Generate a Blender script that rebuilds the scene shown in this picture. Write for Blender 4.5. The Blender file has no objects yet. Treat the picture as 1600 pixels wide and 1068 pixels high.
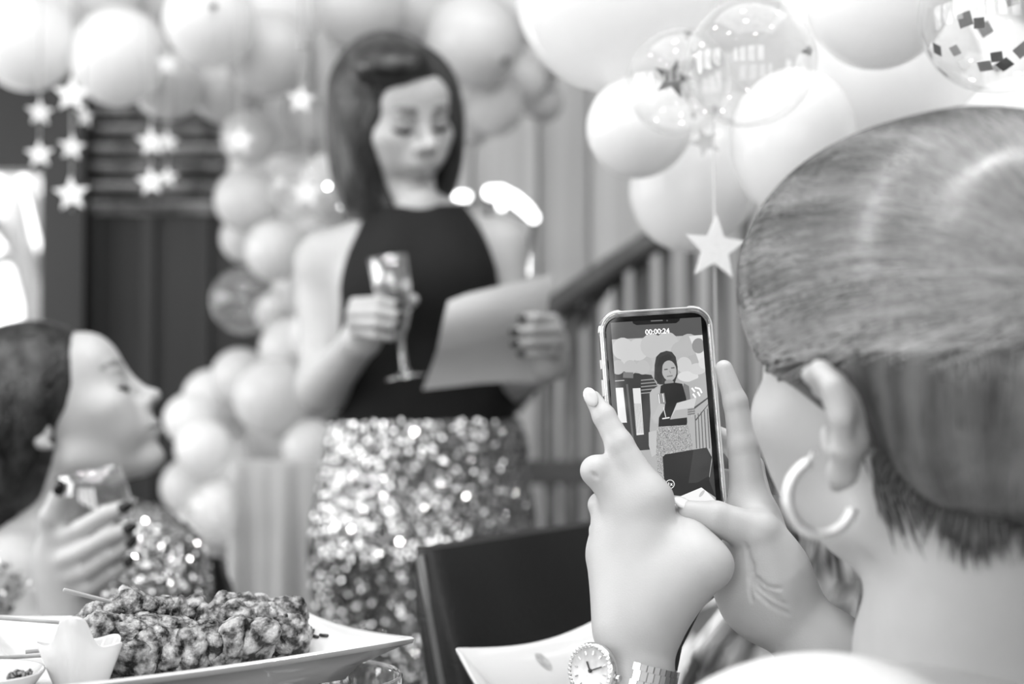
import bpy, math, random
import numpy as np
from mathutils import Vector, Matrix

random.seed(7)
rng = np.random.default_rng(7)
SC = bpy.context.scene
COL = SC.collection
PI = math.pi

# ------------------------------------------------------------------ camera
F = 2222.0                       # focal length in pixels of the 1600 px frame (50 mm lens)
CAM_Z, PITCH = 1.10, math.atan(60 / 2222)
cam_d = bpy.data.cameras.new('camera')
cam_d.lens, cam_d.sensor_width, cam_d.sensor_fit = 50.0, 36.0, 'HORIZONTAL'
cam_d.clip_start = 0.02
cam_d.dof.use_dof = True
cam_d.dof.focus_distance = 0.945
cam_d.dof.aperture_fstop = 3.9
cam_o = bpy.data.objects.new('camera', cam_d)
cam_o.location = (0, 0, CAM_Z)
cam_o.rotation_euler = (PI / 2 + PITCH, 0, 0)
COL.objects.link(cam_o)
SC.camera = cam_o
CP, SP = math.cos(PITCH), math.sin(PITCH)


def P(px, py, d):
    """world point seen at photo pixel (px, py), d metres along the lens axis"""
    x = (px - 800) / F * d
    y = -(py - 534) / F * d
    return Vector((x, d * CP - y * SP, CAM_Z + d * SP + y * CP))


def M_(n, d):
    return n * d / F             # n photo pixels at distance d, in metres


# ------------------------------------------------------------------ light
SC.view_settings.view_transform = 'Standard'
SC.view_settings.look = 'None'
SC.view_settings.gamma = 1.0
SC.view_settings.use_curve_mapping = False
SC.view_settings.exposure = 0.2
w = bpy.data.worlds.new('daylight')
SC.world = w
w.use_nodes = True
bg = w.node_tree.nodes['Background']
bg.inputs[0].default_value = (1, 1, 1, 1)
bg.inputs[1].default_value = 0.9


def area_light(name, loc, target, sx, sy, power):
    l = bpy.data.lights.new(name, 'AREA')
    l.shape, l.size, l.size_y, l.energy = 'RECTANGLE', sx, sy, power
    o = bpy.data.objects.new(name, l)
    o.location = loc
    o.rotation_euler = (Vector(target) - Vector(loc)).to_track_quat('-Z', 'Y').to_euler()
    COL.objects.link(o)


# daylight of the tall front windows behind the photographer and of the side windows at the left
for i in range(4):
    area_light('front_window_daylight', (-2.45 + i * 1.05, -2.36, 1.7), (-2.45 + i * 1.05, 3, 1.5), 0.72, 1.7, 17)
for i in range(3):  # the last one is added to brighten the garland and the speaker
    area_light('side_window_daylight', (-3.14, 0.1 + i * 1.2, 1.65), (0.3, 0.6 + i * 0.9, 1.3), 0.95, 1.6, 29)
area_light('overhead_fill', (0.2, 0.7, 2.94), (0.2, 0.7, 0), 2.4, 2.4, 44)  # added soft fill from above, no such fixture is known
for x_, y_ in ((-1.3, 0.2), (-0.1, 0.5), (1.1, 0.2), (-1.3, 1.4), (0.0, 1.25), (1.1, 1.5), (-1.4, -1.0), (0.2, -0.9)):     # small overhead lamps, added for sparkle on sequins and balloons
    area_light('sparkle_lamp', (x_, y_, 2.93), (x_, y_, 0), 0.12, 0.12, 4.2)

# ------------------------------------------------------------------ materials
MATS = {}


def lin(v):
    return v / 12.92 if v <= 0.04045 else ((v + 0.055) / 1.055) ** 2.4


def mat(name, v, rough=0.5, metal=0.0, spec=0.5, trans=0.0, ior=1.45, emis=0.0, var=0.06, vscale=(9, 9, 9),
        bump=0.0, bscale=60.0, coat=0.0, sss=0.0, v2=None, vcol=False, ramp=(0.35, 0.65), alpha=1.0, thin=False, emis_v=None, detail=3.0, rvar=0.0):
    """procedural grey material; v and v2 are display greys mixed by a noise"""
    if name in MATS:
        return MATS[name]
    m = bpy.data.materials.new(name)
    m.use_nodes = True
    nt = m.node_tree
    N, L = nt.nodes, nt.links
    b = N['Principled BSDF']
    tc = N.new('ShaderNodeTexCoord')
    mp = N.new('ShaderNodeMapping')
    mp.inputs['Scale'].default_value = vscale
    L.new(tc.outputs['Object'], mp.inputs[0])
    no = N.new('ShaderNodeTexNoise')
    no.inputs['Scale'].default_value = 1.0
    no.inputs['Detail'].default_value = detail
    L.new(mp.outputs[0], no.inputs[0])
    cr = N.new('ShaderNodeValToRGB')
    lo = lin(max(0, v - var)); hi = lin(min(1, v + var))
    if v2 is not None:
        lo, hi = lin(v), lin(v2)
    cr.color_ramp.elements[0].position, cr.color_ramp.elements[1].position = ramp
    cr.color_ramp.elements[0].color = (lo, lo, lo, 1)
    cr.color_ramp.elements[1].color = (hi, hi, hi, 1)
    L.new(no.outputs[0], cr.inputs[0])
    out = cr.outputs[0]
    if vcol:
        at = N.new('ShaderNodeVertexColor')
        at.layer_name = 'tone'
        mx = N.new('ShaderNodeMix')
        mx.data_type, mx.blend_type = 'RGBA', 'MULTIPLY'
        mx.inputs[0].default_value = 1.0
        L.new(out, mx.inputs[6]); L.new(at.outputs[0], mx.inputs[7])
        out = mx.outputs[2]
    L.new(out, b.inputs['Base Color'])
    b.inputs['Roughness'].default_value = rough
    b.inputs['Metallic'].default_value = metal
    b.inputs['Specular IOR Level'].default_value = spec
    b.inputs['IOR'].default_value = ior
    b.inputs['Transmission Weight'].default_value = trans
    b.inputs['Coat Weight'].default_value = coat
    b.inputs['Alpha'].default_value = alpha
    if sss:
        b.inputs['Subsurface Weight'].default_value = sss
        b.inputs['Subsurface Radius'].default_value = (1, 1, 1)
        b.inputs['Subsurface Scale'].default_value = 0.012
    if emis:
        L.new(out, b.inputs['Emission Color'])
        b.inputs['Emission Strength'].default_value = emis
    if bump:
        n2 = N.new('ShaderNodeTexNoise')
        n2.inputs['Scale'].default_value = bscale
        n2.inputs['Detail'].default_value = 4
        L.new(tc.outputs['Object'], n2.inputs[0])
        bp = N.new('ShaderNodeBump')
        bp.inputs['Strength'].default_value = bump
        bp.inputs['Distance'].default_value = 0.003
        L.new(n2.outputs[0], bp.inputs['Height'])
        L.new(bp.outputs[0], b.inputs['Normal'])
    MATS[name] = m
    return m


# ------------------------------------------------------------------ mesh builder
class MB:
    def __init__(s):
        s.v, s.f = [], []

    def add(s, vs, fs):
        o = len(s.v)
        s.v.extend([tuple(p) for p in vs])
        s.f.extend([tuple(i + o for i in f) for f in fs])
        return s

    def box(s, c, size, R=None):
        c = Vector(c); h = Vector(size) / 2
        vs = []
        for x in (-1, 1):
            for y in (-1, 1):
                for z in (-1, 1):
                    p = Vector((x * h.x, y * h.y, z * h.z))
                    vs.append(c + (R @ p if R else p))
        return s.add(vs, [(0, 1, 3, 2), (4, 6, 7, 5), (0, 4, 5, 1), (2, 3, 7, 6), (0, 2, 6, 4), (1, 5, 7, 3)])

    def tube(s, pts, rad, n=8, cap=True, flat=None):
        pts = [Vector(p) for p in pts]
        if not hasattr(rad, '__len__'):
            rad = [rad] * len(pts)
        t0 = (pts[1] - pts[0]).normalized()
        a = t0.orthogonal().normalized() if flat is None else (Vector(flat) - t0 * t0.dot(Vector(flat))).normalized()
        vs, fs = [], []
        for i, p in enumerate(pts):
            t = (pts[min(i + 1, len(pts) - 1)] - pts[max(i - 1, 0)]).normalized()
            a = (a - t * a.dot(t)).normalized()
            b = t.cross(a)
            for k in range(n):
                an = 2 * PI * k / n
                vs.append(p + (a * math.cos(an) + b * math.sin(an)) * rad[i])
        for i in range(len(pts) - 1):
            for k in range(n):
                fs.append((i * n + k, i * n + (k + 1) % n, (i + 1) * n + (k + 1) % n, (i + 1) * n + k))
        if cap:
            fs.append(tuple(range(n - 1, -1, -1)))
            fs.append(tuple(range((len(pts) - 1) * n, len(pts) * n)))
        return s.add(vs, fs)

    def lathe(s, prof, n=24, M=None, cap=False):
        vs, fs = [], []
        for r, z in prof:
            for k in range(n):
                an = 2 * PI * k / n
                p = Vector((r * math.cos(an), r * math.sin(an), z))
                vs.append(M @ p if M else p)
        m = len(prof)
        for i in range(m - 1):
            for k in range(n):
                fs.append((i * n + k, i * n + (k + 1) % n, (i + 1) * n + (k + 1) % n, (i + 1) * n + k))
        if cap:
            fs.append(tuple(range(n - 1, -1, -1)))
            fs.append(tuple(range((m - 1) * n, m * n)))
        return s.add(vs, fs)

    def prism(s, poly, M, t):
        """extrude a 2-D polygon (x, y) by t along z, placed with M"""
        n = len(poly)
        vs = [M @ Vector((x, y, 0)) for x, y in poly] + [M @ Vector((x, y, t)) for x, y in poly]
        fs = [tuple(range(n - 1, -1, -1)), tuple(range(n, 2 * n))]
        fs += [(i, (i + 1) % n, n + (i + 1) % n, n + i) for i in range(n)]
        return s.add(vs, fs)

    def grid(s, rows, closed=False):
        """rows of points of equal length"""
        m, n = len(rows), len(rows[0])
        vs = [p for r in rows for p in r]
        fs = []
        for i in range(m - 1):
            for k in range(n if closed else n - 1):
                fs.append((i * n + k, i * n + (k + 1) % n, (i + 1) * n + (k + 1) % n, (i + 1) * n + k))
        return s.add(vs, fs)

    def sphere(s, c, r, nu=12, nv=8, R=None):
        c = Vector(c)
        if not hasattr(r, '__len__'):
            r = (r, r, r)
        rows = []
        for i in range(nv + 1):
            th = PI * i / nv
            rr = []
            for k in range(nu):
                ph = 2 * PI * k / nu
                p = Vector((r[0] * math.sin(th) * math.cos(ph), r[1] * math.sin(th) * math.sin(ph), r[2] * math.cos(th)))
                rr.append(c + (R @ p if R else p))
            rows.append(rr)
        return s.grid(rows, True)

    def mesh(s, name, o=(0, 0, 0), smooth=True, clean=False):
        me = bpy.data.meshes.new(name)
        o = Vector(o)
        me.from_pydata([(p[0] - o.x, p[1] - o.y, p[2] - o.z) for p in s.v], [], s.f)
        me.update()
        if smooth:
            me.polygons.foreach_set('use_smooth', [True] * len(me.polygons))
        return me

    def build(s, name, m, parent=None, smooth=True, loc=None):
        o = Vector(loc) if loc is not None else (Vector(parent['_w']) if parent is not None else Vector((0, 0, 0)))
        me = s.mesh(name, o, smooth)
        return link(name, me, m, parent, None if parent is not None and loc is None else o)


def link(name, me, m, parent=None, loc=None):
    ob = bpy.data.objects.new(name, me)
    if m is not None:
        if me.materials:
            me.materials[0] = m
        else:
            me.materials.append(m)
    COL.objects.link(ob)
    pw = Vector(parent['_w']) if parent is not None else Vector((0, 0, 0))
    if parent is not None:
        ob.parent = parent
    if loc is not None:
        ob.location = Vector(loc) - pw
        ob['_w'] = list(loc)
    else:
        ob['_w'] = list(pw)
    return ob


def thing(name, label, cat, loc, group=None):
    o = bpy.data.objects.new(name, None)
    o.empty_display_size = 0.05
    o.location = loc
    o['_w'] = list(loc)
    COL.objects.link(o)
    return tag(o, label, cat, group)


def tag(o, label, cat, group=None, kind=None):
    o['label'], o['category'] = label, cat
    if group:
        o['group'] = group
    if kind:
        o['kind'] = kind
    return o


def struct(name, mb, m, smooth=False, parent=None):
    o = mb.build(name, m, parent, smooth)
    if parent is None:
        o['kind'] = 'structure'
    return o


def auto_smooth(o, ang=35):
    o.data.set_sharp_from_angle(angle=math.radians(ang)) if hasattr(o.data, 'set_sharp_from_angle') else None


def frame(x, y, z, loc):
    m = Matrix((x, y, z)).transposed().to_4x4()
    m.translation = Vector(loc)
    return m


def facing(n, up=(0, 0, 1)):
    """3x3 whose z looks along n and whose y is as near up as it can be"""
    z = Vector(n).normalized()
    x = Vector(up).cross(z)
    x = x.normalized() if x.length > 1e-6 else Vector((1, 0, 0))
    y = z.cross(x)
    return Matrix((x, y, z)).transposed()


def star_poly(R, r, n=5, a0=PI / 2):
    return [((R if k % 2 == 0 else r) * math.cos(a0 + PI * k / n), (R if k % 2 == 0 else r) * math.sin(a0 + PI * k / n)) for k in range(2 * n)]


# ------------------------------------------------------------------ signed distance shapes (bodies, hair, food)
class SDF:
    """smooth unions of tapered capsules and ellipsoids, meshed with surface nets"""

    def __init__(s):
        s.p = []

    def cap(s, a, b, ra, rb, k=0.01, op='u'):
        s.p.append(('c', np.array(a, np.float32), np.array(b, np.float32), float(ra), float(rb), float(k), op))
        return s

    def chain(s, pts, rs, k=0.006, op='u'):
        for i in range(len(pts) - 1):
            s.cap(pts[i], pts[i + 1], rs[i], rs[i + 1], k if i == 0 else min(k, 0.003) if op == 'u' else k, op)
        return s

    def ell(s, c, r, R=None, k=0.01, op='u'):
        R = np.eye(3, dtype=np.float32) if R is None else np.array(R, np.float32)
        s.p.append(('e', np.array(c, np.float32), np.array(r, np.float32), R, 0.0, float(k), op))
        return s

    def fn(s, fun, k=0.01, op='u'):
        s.p.append(('f', fun, None, None, 0.0, float(k), op))
        return s

    def __call__(s, X):
        d = None
        for q in s.p:
            if q[0] == 'c':
                _, a, b, ra, rb, k, op = q
                ba = b - a
                pa = X - a
                t = np.clip((pa @ ba) / max(float(ba @ ba), 1e-12), 0, 1)
                pa -= t[:, None] * ba
                e = np.sqrt(np.einsum('ij,ij->i', pa, pa)) - (ra + (rb - ra) * t)
            elif q[0] == 'e':
                _, c, r, R, _, k, op = q
                l = (X - c) @ R
                k0 = np.sqrt(np.einsum('ij,ij->i', l / r, l / r))
                k1 = np.sqrt(np.einsum('ij,ij->i', l / (r * r), l / (r * r)))
                e = k0 * (k0 - 1) / np.maximum(k1, 1e-6)
            else:
                _, fun, _, _, _, k, op = q
                e = fun(X)
            if d is None:
                d = e
                continue
            if op == 'u':
                h = np.maximum(k - np.abs(d - e), 0) / k
                d = np.minimum(d, e) - h * h * k * 0.25
            elif op == 's':
                h = np.maximum(k - np.abs(d + e), 0) / k
                d = np.maximum(d, -e) + h * h * k * 0.25
            else:
                h = np.maximum(k - np.abs(d - e), 0) / k
                d = np.maximum(d, e) + h * h * k * 0.25
        return d

    def bounds(s):
        lo, hi = [], []
        for q in s.p:
            if q[-1] != 'u':
                continue
            if q[0] == 'c':
                r = max(q[3], q[4])
                lo.append(np.minimum(q[1], q[2]) - r); hi.append(np.maximum(q[1], q[2]) + r)
            elif q[0] == 'e':
                e = np.abs(q[3]) @ q[2]
                lo.append(q[1] - e); hi.append(q[1] + e)
        return np.min(lo, 0), np.max(hi, 0)

    def project(s, X, off=0.0, it=5):
        X = np.array(X, np.float32)
        e = 0.0008
        for _ in range(it):
            d = s(X) - off
            g = np.stack([s(X + np.array(v, np.float32) * e) - s(X - np.array(v, np.float32) * e) for v in ((1, 0, 0), (0, 1, 0), (0, 0, 1))], 1)
            g /= np.maximum(np.linalg.norm(g, axis=1, keepdims=True), 1e-9)
            X = X - g * np.clip(d, -0.05, 0.05)[:, None] * 0.9
        return X

    def mesh(s, h):
        """(verts, quads)"""
        lo, hi = s.bounds()
        S = 4
        lo = lo - 2.5 * h
        nc = np.ceil((hi + 2.5 * h - lo) / (h * S)).astype(int)
        n = nc * S + 1
        ax = [lo[i] + (np.arange(nc[i]) + 0.5) * h * S for i in range(3)]
        C = np.stack(np.meshgrid(*ax, indexing='ij'), -1).reshape(-1, 3).astype(np.float32)
        dc = np.concatenate([s(c) for c in np.array_split(C, max(1, len(C) // 400000))])
        act = np.abs(dc) < h * S * 1.35
        sg = np.where(dc < 0, -1.0, 1.0).astype(np.float32).reshape(nc)
        D = np.ones(n, np.float32)
        D[:-1, :-1, :-1] = np.repeat(np.repeat(np.repeat(sg, S, 0), S, 1), S, 2)
        ci = np.argwhere(act.reshape(nc))
        o = np.stack(np.meshgrid(*[np.arange(S + 1)] * 3, indexing='ij'), -1).reshape(-1, 3)
        idx = (ci[:, None, :] * S + o[None]).reshape(-1, 3)
        flat = np.unique((idx[:, 0] * n[1] + idx[:, 1]) * n[2] + idx[:, 2])
        I = np.stack(np.unravel_index(flat, n), 1)
        X = (lo + I * h).astype(np.float32)
        D.reshape(-1)[flat] = np.concatenate([s(c) for c in np.array_split(X, max(1, len(X) // 300000))])
        G = D < 0
        sh = [(a, b, c) for a in (0, 1) for b in (0, 1) for c in (0, 1)]
        m = n - 1
        cnt = sum(G[a:a + m[0], b:b + m[1], c:c + m[2]].astype(np.int8) for a, b, c in sh)
        cell = np.argwhere((cnt > 0) & (cnt < 8))
        cid = -np.ones(m, np.int64)
        cid[tuple(cell.T)] = np.arange(len(cell))
        acc = np.zeros((len(cell), 3)); num = np.zeros(len(cell))
        for a in sh:
            for axx in range(3):
                if a[axx]:
                    continue
                b = list(a); b[axx] = 1
                A, B = cell + np.array(a), cell + np.array(b)
                da, db = D[tuple(A.T)], D[tuple(B.T)]
                cr = (da < 0) != (db < 0)
                t = np.where(cr, da / np.where(cr, da - db, 1), 0)
                p = np.array(a, float)[None] + t[:, None] * (np.array(b) - np.array(a))[None]
                acc += np.where(cr[:, None], p, 0); num += cr
        V = lo + (cell + acc / num[:, None]) * h
        Q = []
        for axx in range(3):
            u, v = (axx + 1) % 3, (axx + 2) % 3
            s0 = [slice(None)] * 3; s1 = [slice(None)] * 3
            s0[axx], s1[axx] = slice(0, -1), slice(1, None)
            g0, g1 = G[tuple(s0)], G[tuple(s1)]
            for fl in (0, 1):
                e = np.argwhere((g0 & ~g1) if fl == 0 else (~g0 & g1))
                e = e[(e[:, u] > 0) & (e[:, v] > 0) & (e[:, u] < m[u]) & (e[:, v] < m[v])]
                qs = []
                for du, dv in ((-1, -1), (0, -1), (0, 0), (-1, 0)):
                    c = e.copy(); c[:, u] += du; c[:, v] += dv
                    qs.append(cid[tuple(c.T)])
                q = np.stack(qs if fl == 0 else qs[::-1], 1)
                Q.append(q[(q >= 0).all(1)])
        return V, np.concatenate(Q)


def np_mesh(name, parts, o=(0, 0, 0), tone=None):
    """one mesh out of several (verts, quads) arrays"""
    V = np.concatenate([p[0] for p in parts]) - np.array(o)
    off, Q = 0, []
    for v, q in parts:
        Q.append(q + off); off += len(v)
    Q = np.concatenate(Q).astype(np.int32)
    me = bpy.data.meshes.new(name)
    me.vertices.add(len(V)); me.vertices.foreach_set('co', V.astype(np.float32).ravel())
    k = Q.shape[1]
    me.loops.add(len(Q) * k); me.loops.foreach_set('vertex_index', Q.ravel())
    me.polygons.add(len(Q)); me.polygons.foreach_set('loop_start', np.arange(len(Q), dtype=np.int32) * k)
    me.update(calc_edges=True)
    me.polygons.foreach_set('use_smooth', np.ones(len(Q), bool))
    if tone is not None:
        a = me.color_attributes.new('tone', 'FLOAT_COLOR', 'POINT')
        c = np.ones((len(V), 4), np.float32); c[:, :3] = np.asarray(tone, np.float32)[:, None]
        a.data.foreach_set('color', c.ravel())
    me.validate()
    return me


def np_build(name, parts, m, parent=None, loc=None, tone=None):
    o = Vector(loc) if loc is not None else (Vector(parent['_w']) if parent is not None else Vector((0, 0, 0)))
    me = np_mesh(name, parts, o, tone)
    return link(name, me, m, parent, None if parent is not None and loc is None else o)


def strands(paths, r0, r1, n=3):
    """many thin tapering tubes as one (verts, quads); paths (S, T, 3)"""
    paths = np.asarray(paths, float)
    S, T, _ = paths.shape
    tan = np.gradient(paths, axis=1)
    tan /= np.maximum(np.linalg.norm(tan, axis=2, keepdims=True), 1e-9)
    ref = np.array([0.31, 0.52, 0.79])
    a = np.cross(tan, ref); a /= np.maximum(np.linalg.norm(a, axis=2, keepdims=True), 1e-9)
    b = np.cross(tan, a)
    t = np.linspace(0, 1, T)
    rad = (r0 + (r1 - r0) * t) * np.minimum(1, np.minimum(t * 8 + 0.3, (1 - t) * 5 + 0.15))
    V = np.stack([paths + (a * math.cos(2 * PI * k / n) + b * math.sin(2 * PI * k / n)) * rad[None, :, None] for k in range(n)], 2)
    base = np.arange(S)[:, None, None] * T * n + np.arange(T - 1)[None, :, None] * n
    k = np.arange(n)[None, None, :]
    k1 = (k + 1) % n
    Q = np.stack([base + k, base + k1, base + n + k1, base + n + k], -1).reshape(-1, 4)
    return V.reshape(-1, 3), Q


def copy_tree(o, parent=None):
    c = o.copy()
    COL.objects.link(c)
    if parent is not None:
        c.parent = parent
    for ch in list(o.children):
        copy_tree(ch, c)
    return c
# ------------------------------------------------------------------ the setting
M_floor = mat('floorboards', 0.42, 0.45, var=0.08, vscale=(2, 20, 2))
M_dark = mat('dark_painted_timber', 0.12, 0.45, var=0.02, vscale=(3, 3, 0.4))
M_darkwall = mat('dark_wall_panel', 0.15, 0.6, var=0.02, vscale=(6, 6, 0.5))
M_wood = mat('pale_timber_boards', 0.80, 0.55, var=0.05, vscale=(14, 14, 0.7))
M_wood2 = mat('weathered_timber_boards', 0.75, 0.55, var=0.05, vscale=(14, 14, 0.7))
M_white = mat('white_plaster', 0.86, 0.8, var=0.02)
M_rail = mat('dark_handrail_timber', 0.3, 0.4, var=0.04, vscale=(4, 4, 12))
M_steel = mat('grey_baluster_steel', 0.4, 0.35, metal=0.3, var=0.04)
YB = 3.75                                        # back wall

struct('floor', MB().box((0, 0.9, -0.03), (6.6, 6.9, 0.06)), M_floor)
struct('ceiling', MB().box((0, 0.9, 3.03), (6.6, 6.9, 0.06)), M_white)
# dark joinery wall at the left, with the glazed door at its far left
xw = lambda px, d=YB: (px - 800) / F * d
zw = lambda py, d=YB: P(800, py, d / CP).z
wl = struct('wall_back', MB().box(((xw(80) + xw(560)) / 2, YB + 0.06, 1.5), (xw(560) - xw(80), 0.12, 3.0)), M_darkwall)
for px in (116, 150, 232, 318, 404):
    b = MB(); b.box((xw(px), YB - 0.008, 1.5), (0.035 if px > 130 else 0.07, 0.016, 3.0)); b.build('panel_batten', M_dark, wl, smooth=False)
wr = struct('wall_right', MB().box(((xw(560) + 3.2) / 2, YB + 0.1, 1.5), (3.2 - xw(560), 0.1, 3.0)), M_wood2)
# upright boards on the stair wall, each its own board
x = xw(566)
k = 0
while x < 3.0:
    bw = 0.135 + 0.02 * ((k * 7) % 3)
    b = MB(); b.box((x + bw / 2, YB + 0.035 - 0.006 * (k % 3), 1.5), (bw - 0.012, 0.03, 3.0))
    b.build('board', M_wood if k % 3 else M_wood2, wr, smooth=False)
    x += bw; k += 1
# left door: dark frame, bright pane with a tree outside
dl = struct('door_1', MB().box((xw(80) + 0.055, YB - 0.02, 1.5), (0.11, 0.14, 3.0)), M_dark)
b = MB(); b.box((xw(80) - 1.0, YB + 0.03, zw(265) + 0.45), (2.0, 0.1, 0.9)); b.build('door_head', M_dark, dl, smooth=False)
b = MB(); b.box((xw(80) - 1.0, YB + 0.03, 0.35), (2.0, 0.1, 0.7)); b.build('door_kick_panel', M_dark, dl, smooth=False)
b = MB(); b.box((xw(80) - 1.0, YB + 0.045, 1.2), (2.0, 0.008, 1.4)); b.build('pane', mat('clear_window_glass', 0.95, 0.02, trans=1.0, ior=1.02, var=0.01), dl, smooth=False)
M_grey = mat('grey_wall_paint', 0.55, 0.8, var=0.02)
struct('wall_left', MB().box((-3.27, 0.65, 1.5), (0.1, 6.2, 3.0)), M_grey)
struct('wall_front', MB().box((0, -2.47, 1.5), (6.6, 0.1, 3.0)), M_grey)
struct('wall_side', MB().box((3.25, 0.65, 1.5), (0.1, 6.2, 3.0)), M_grey)
M_wf = mat('dark_window_frame', 0.2, 0.4)
nw = 0
for cx, cy, w_, ax_ in [(-2.45 + i * 1.05, -2.38, 0.8, 0) for i in range(4)] + [(-3.18, 0.1 + i * 1.2, 1.05, 1) for i in range(3)]:
    nw += 1
    m_ = MB()
    for s_ in (-1, 1):
        if ax_ == 0:
            m_.box((cx + s_ * w_ / 2, cy, 1.7), (0.05, 0.05, 1.85)); m_.box((cx, cy, 1.7 + s_ * 0.9), (w_, 0.05, 0.05))
        else:
            m_.box((cx, cy + s_ * w_ / 2, 1.65), (0.05, 0.05, 1.75)); m_.box((cx, cy, 1.65 + s_ * 0.85), (0.05, w_, 0.05))
    struct(f'window_{nw}', m_, M_wf)
# louvred blind set in the dark wall
bl = thing('louvre_blind', 'dark horizontal louvre blind on the dark wall, below the balloon arch', 'blind', (xw(255), YB - 0.05, zw(340)))
z0, z1 = zw(328), zw(150)
nb = 7
for i in range(nb):
    z = z0 + (z1 - z0) * i / (nb - 1)
    b = MB(); b.box((xw(258), YB - 0.045, z), (xw(368) - xw(150), 0.045, 0.006), Matrix.Rotation(math.radians(-32), 3, 'X'))
    b.build('slat', mat('blind_slat', 0.62, 0.25, var=0.22, vscale=(14, 14, 14), metal=0.4), bl, smooth=False)
for px in (185, 330):
    b = MB(); b.tube([(xw(px), YB - 0.05, z0), (xw(px), YB - 0.05, z1)], 0.003, 6); b.build('cord', M_dark, bl)
b = MB(); b.box((xw(258), YB - 0.04, z1 + 0.03), (xw(368) - xw(150), 0.06, 0.05)); b.build('head_rail', M_dark, bl, smooth=False)

# what the glazed door shows: bright overcast courtyard and a bare tree
struct('outdoor_ground', MB().box((-3.5, 8.0, -0.03), (9, 8, 0.06)), mat('pale_paving_outdoors', 0.85, 0.8, var=0.05))
sw = MB(); sw.box((-3.5, 9.5, 2.5), (9, 0.1, 5.0))
struct('courtyard_wall', sw, mat('sunlit_white_courtyard_wall', 0.96, 0.9, var=0.02, emis=0.0))
area_light('courtyard_daylight', (-3.5, 6.0, 4.6), (-3.0, 9.4, 1.2), 5, 2, 700)
tr = thing('bare_tree', 'blurred pale tree outside the glass door at far left', 'tree', P(48, 560, 6.2))
b = MB(); b.tube([P(80, 900, 6.2), P(60, 470, 6.2), P(30, 380, 6.2), P(12, 250, 6.2)], [0.09, 0.075, 0.06, 0.04], 8)
b.build('trunk', mat('tree_bark', 0.62, 0.9, var=0.08, vscale=(20, 20, 4)), tr)
for a in (((60, 470), (75, 380), (52, 300), (60, 220)), ((30, 390), (-20, 330), (-60, 250)), ((44, 420), (10, 400), (-30, 420)), ((66, 440), (95, 360), (110, 250))):
    b = MB(); b.tube([P(x, y, 6.2) for x, y in a], [0.04 - 0.006 * i for i in range(len(a))], 7)
    b.build('branch', MATS['tree_bark'], tr)

# stair railing at the right of the speaker
DR = 3.05
rl = thing('stair_railing', 'dark sloping handrail with thin upright balusters beside the speaker', 'railing', (xw(920, DR), DR, 0.0))
for pts, r, nm in ((((700, 628), (780, 562), (850, 500), (868, 478), (960, 415), (1030, 372), (1130, 300)), 0.026, 'handrail'),
                   (((800, 640), (850, 580), (905, 500), (960, 428), (1010, 372)), 0.017, 'lower_rail')):
    b = MB(); b.tube([P(x, y, DR + (0.05 if nm == 'lower_rail' else 0)) for x, y in pts], r, 10); b.build(nm, M_rail, rl)
for i, px in enumerate((700, 742, 860, 893, 928, 968, 1003, 1040, 1080, 1122, 1165, 1205)):
    ytop = 628 - (px - 700) * 0.78
    t = P(px, max(300, ytop), DR + 0.03)
    b = MB(); b.tube([(t.x, t.y, 0.25), t], 0.0125 if i % 3 else 0.02, 8); b.build('baluster', M_steel, rl)
b = MB(); b.box((P(1010, 735, DR).x, DR + 0.03, P(1010, 738, DR).z), (1.0, 0.05, 0.05)); b.build('landing_rail', M_rail, rl, smooth=False)
b = MB(); b.box((P(1010, 735, DR).x, DR + 0.03, 0.2), (1.0, 0.05, 0.4)); b.build('stringer', M_rail, rl, smooth=False)
# low white wall behind the balusters
struct('trim_1', MB().box((xw(1010, 3.45), 3.5, 0.42), (1.5, 0.06, 0.84)), M_white)
# ------------------------------------------------------------------ balloons


def latex(name, v, thru):
    """balloon skin: glossy, and letting part of the light through"""
    m = mat(name, v, 0.2, var=0.004)
    N, L = m.node_tree.nodes, m.node_tree.links
    tl = N.new('ShaderNodeBsdfTranslucent'); tl.inputs[0].default_value = (lin(v),) * 3 + (1,)
    mx = N.new('ShaderNodeMixShader'); mx.inputs[0].default_value = thru
    L.new(N['Principled BSDF'].outputs[0], mx.inputs[1]); L.new(tl.outputs[0], mx.inputs[2])
    L.new(mx.outputs[0], N['Material Output'].inputs[0])
    return m


M_bal = latex('white_latex', 0.97, 0.4)
M_bal2 = latex('pearl_latex', 0.90, 0.35)
M_knot = mat('balloon_knot_latex', 0.42, 0.5)


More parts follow.
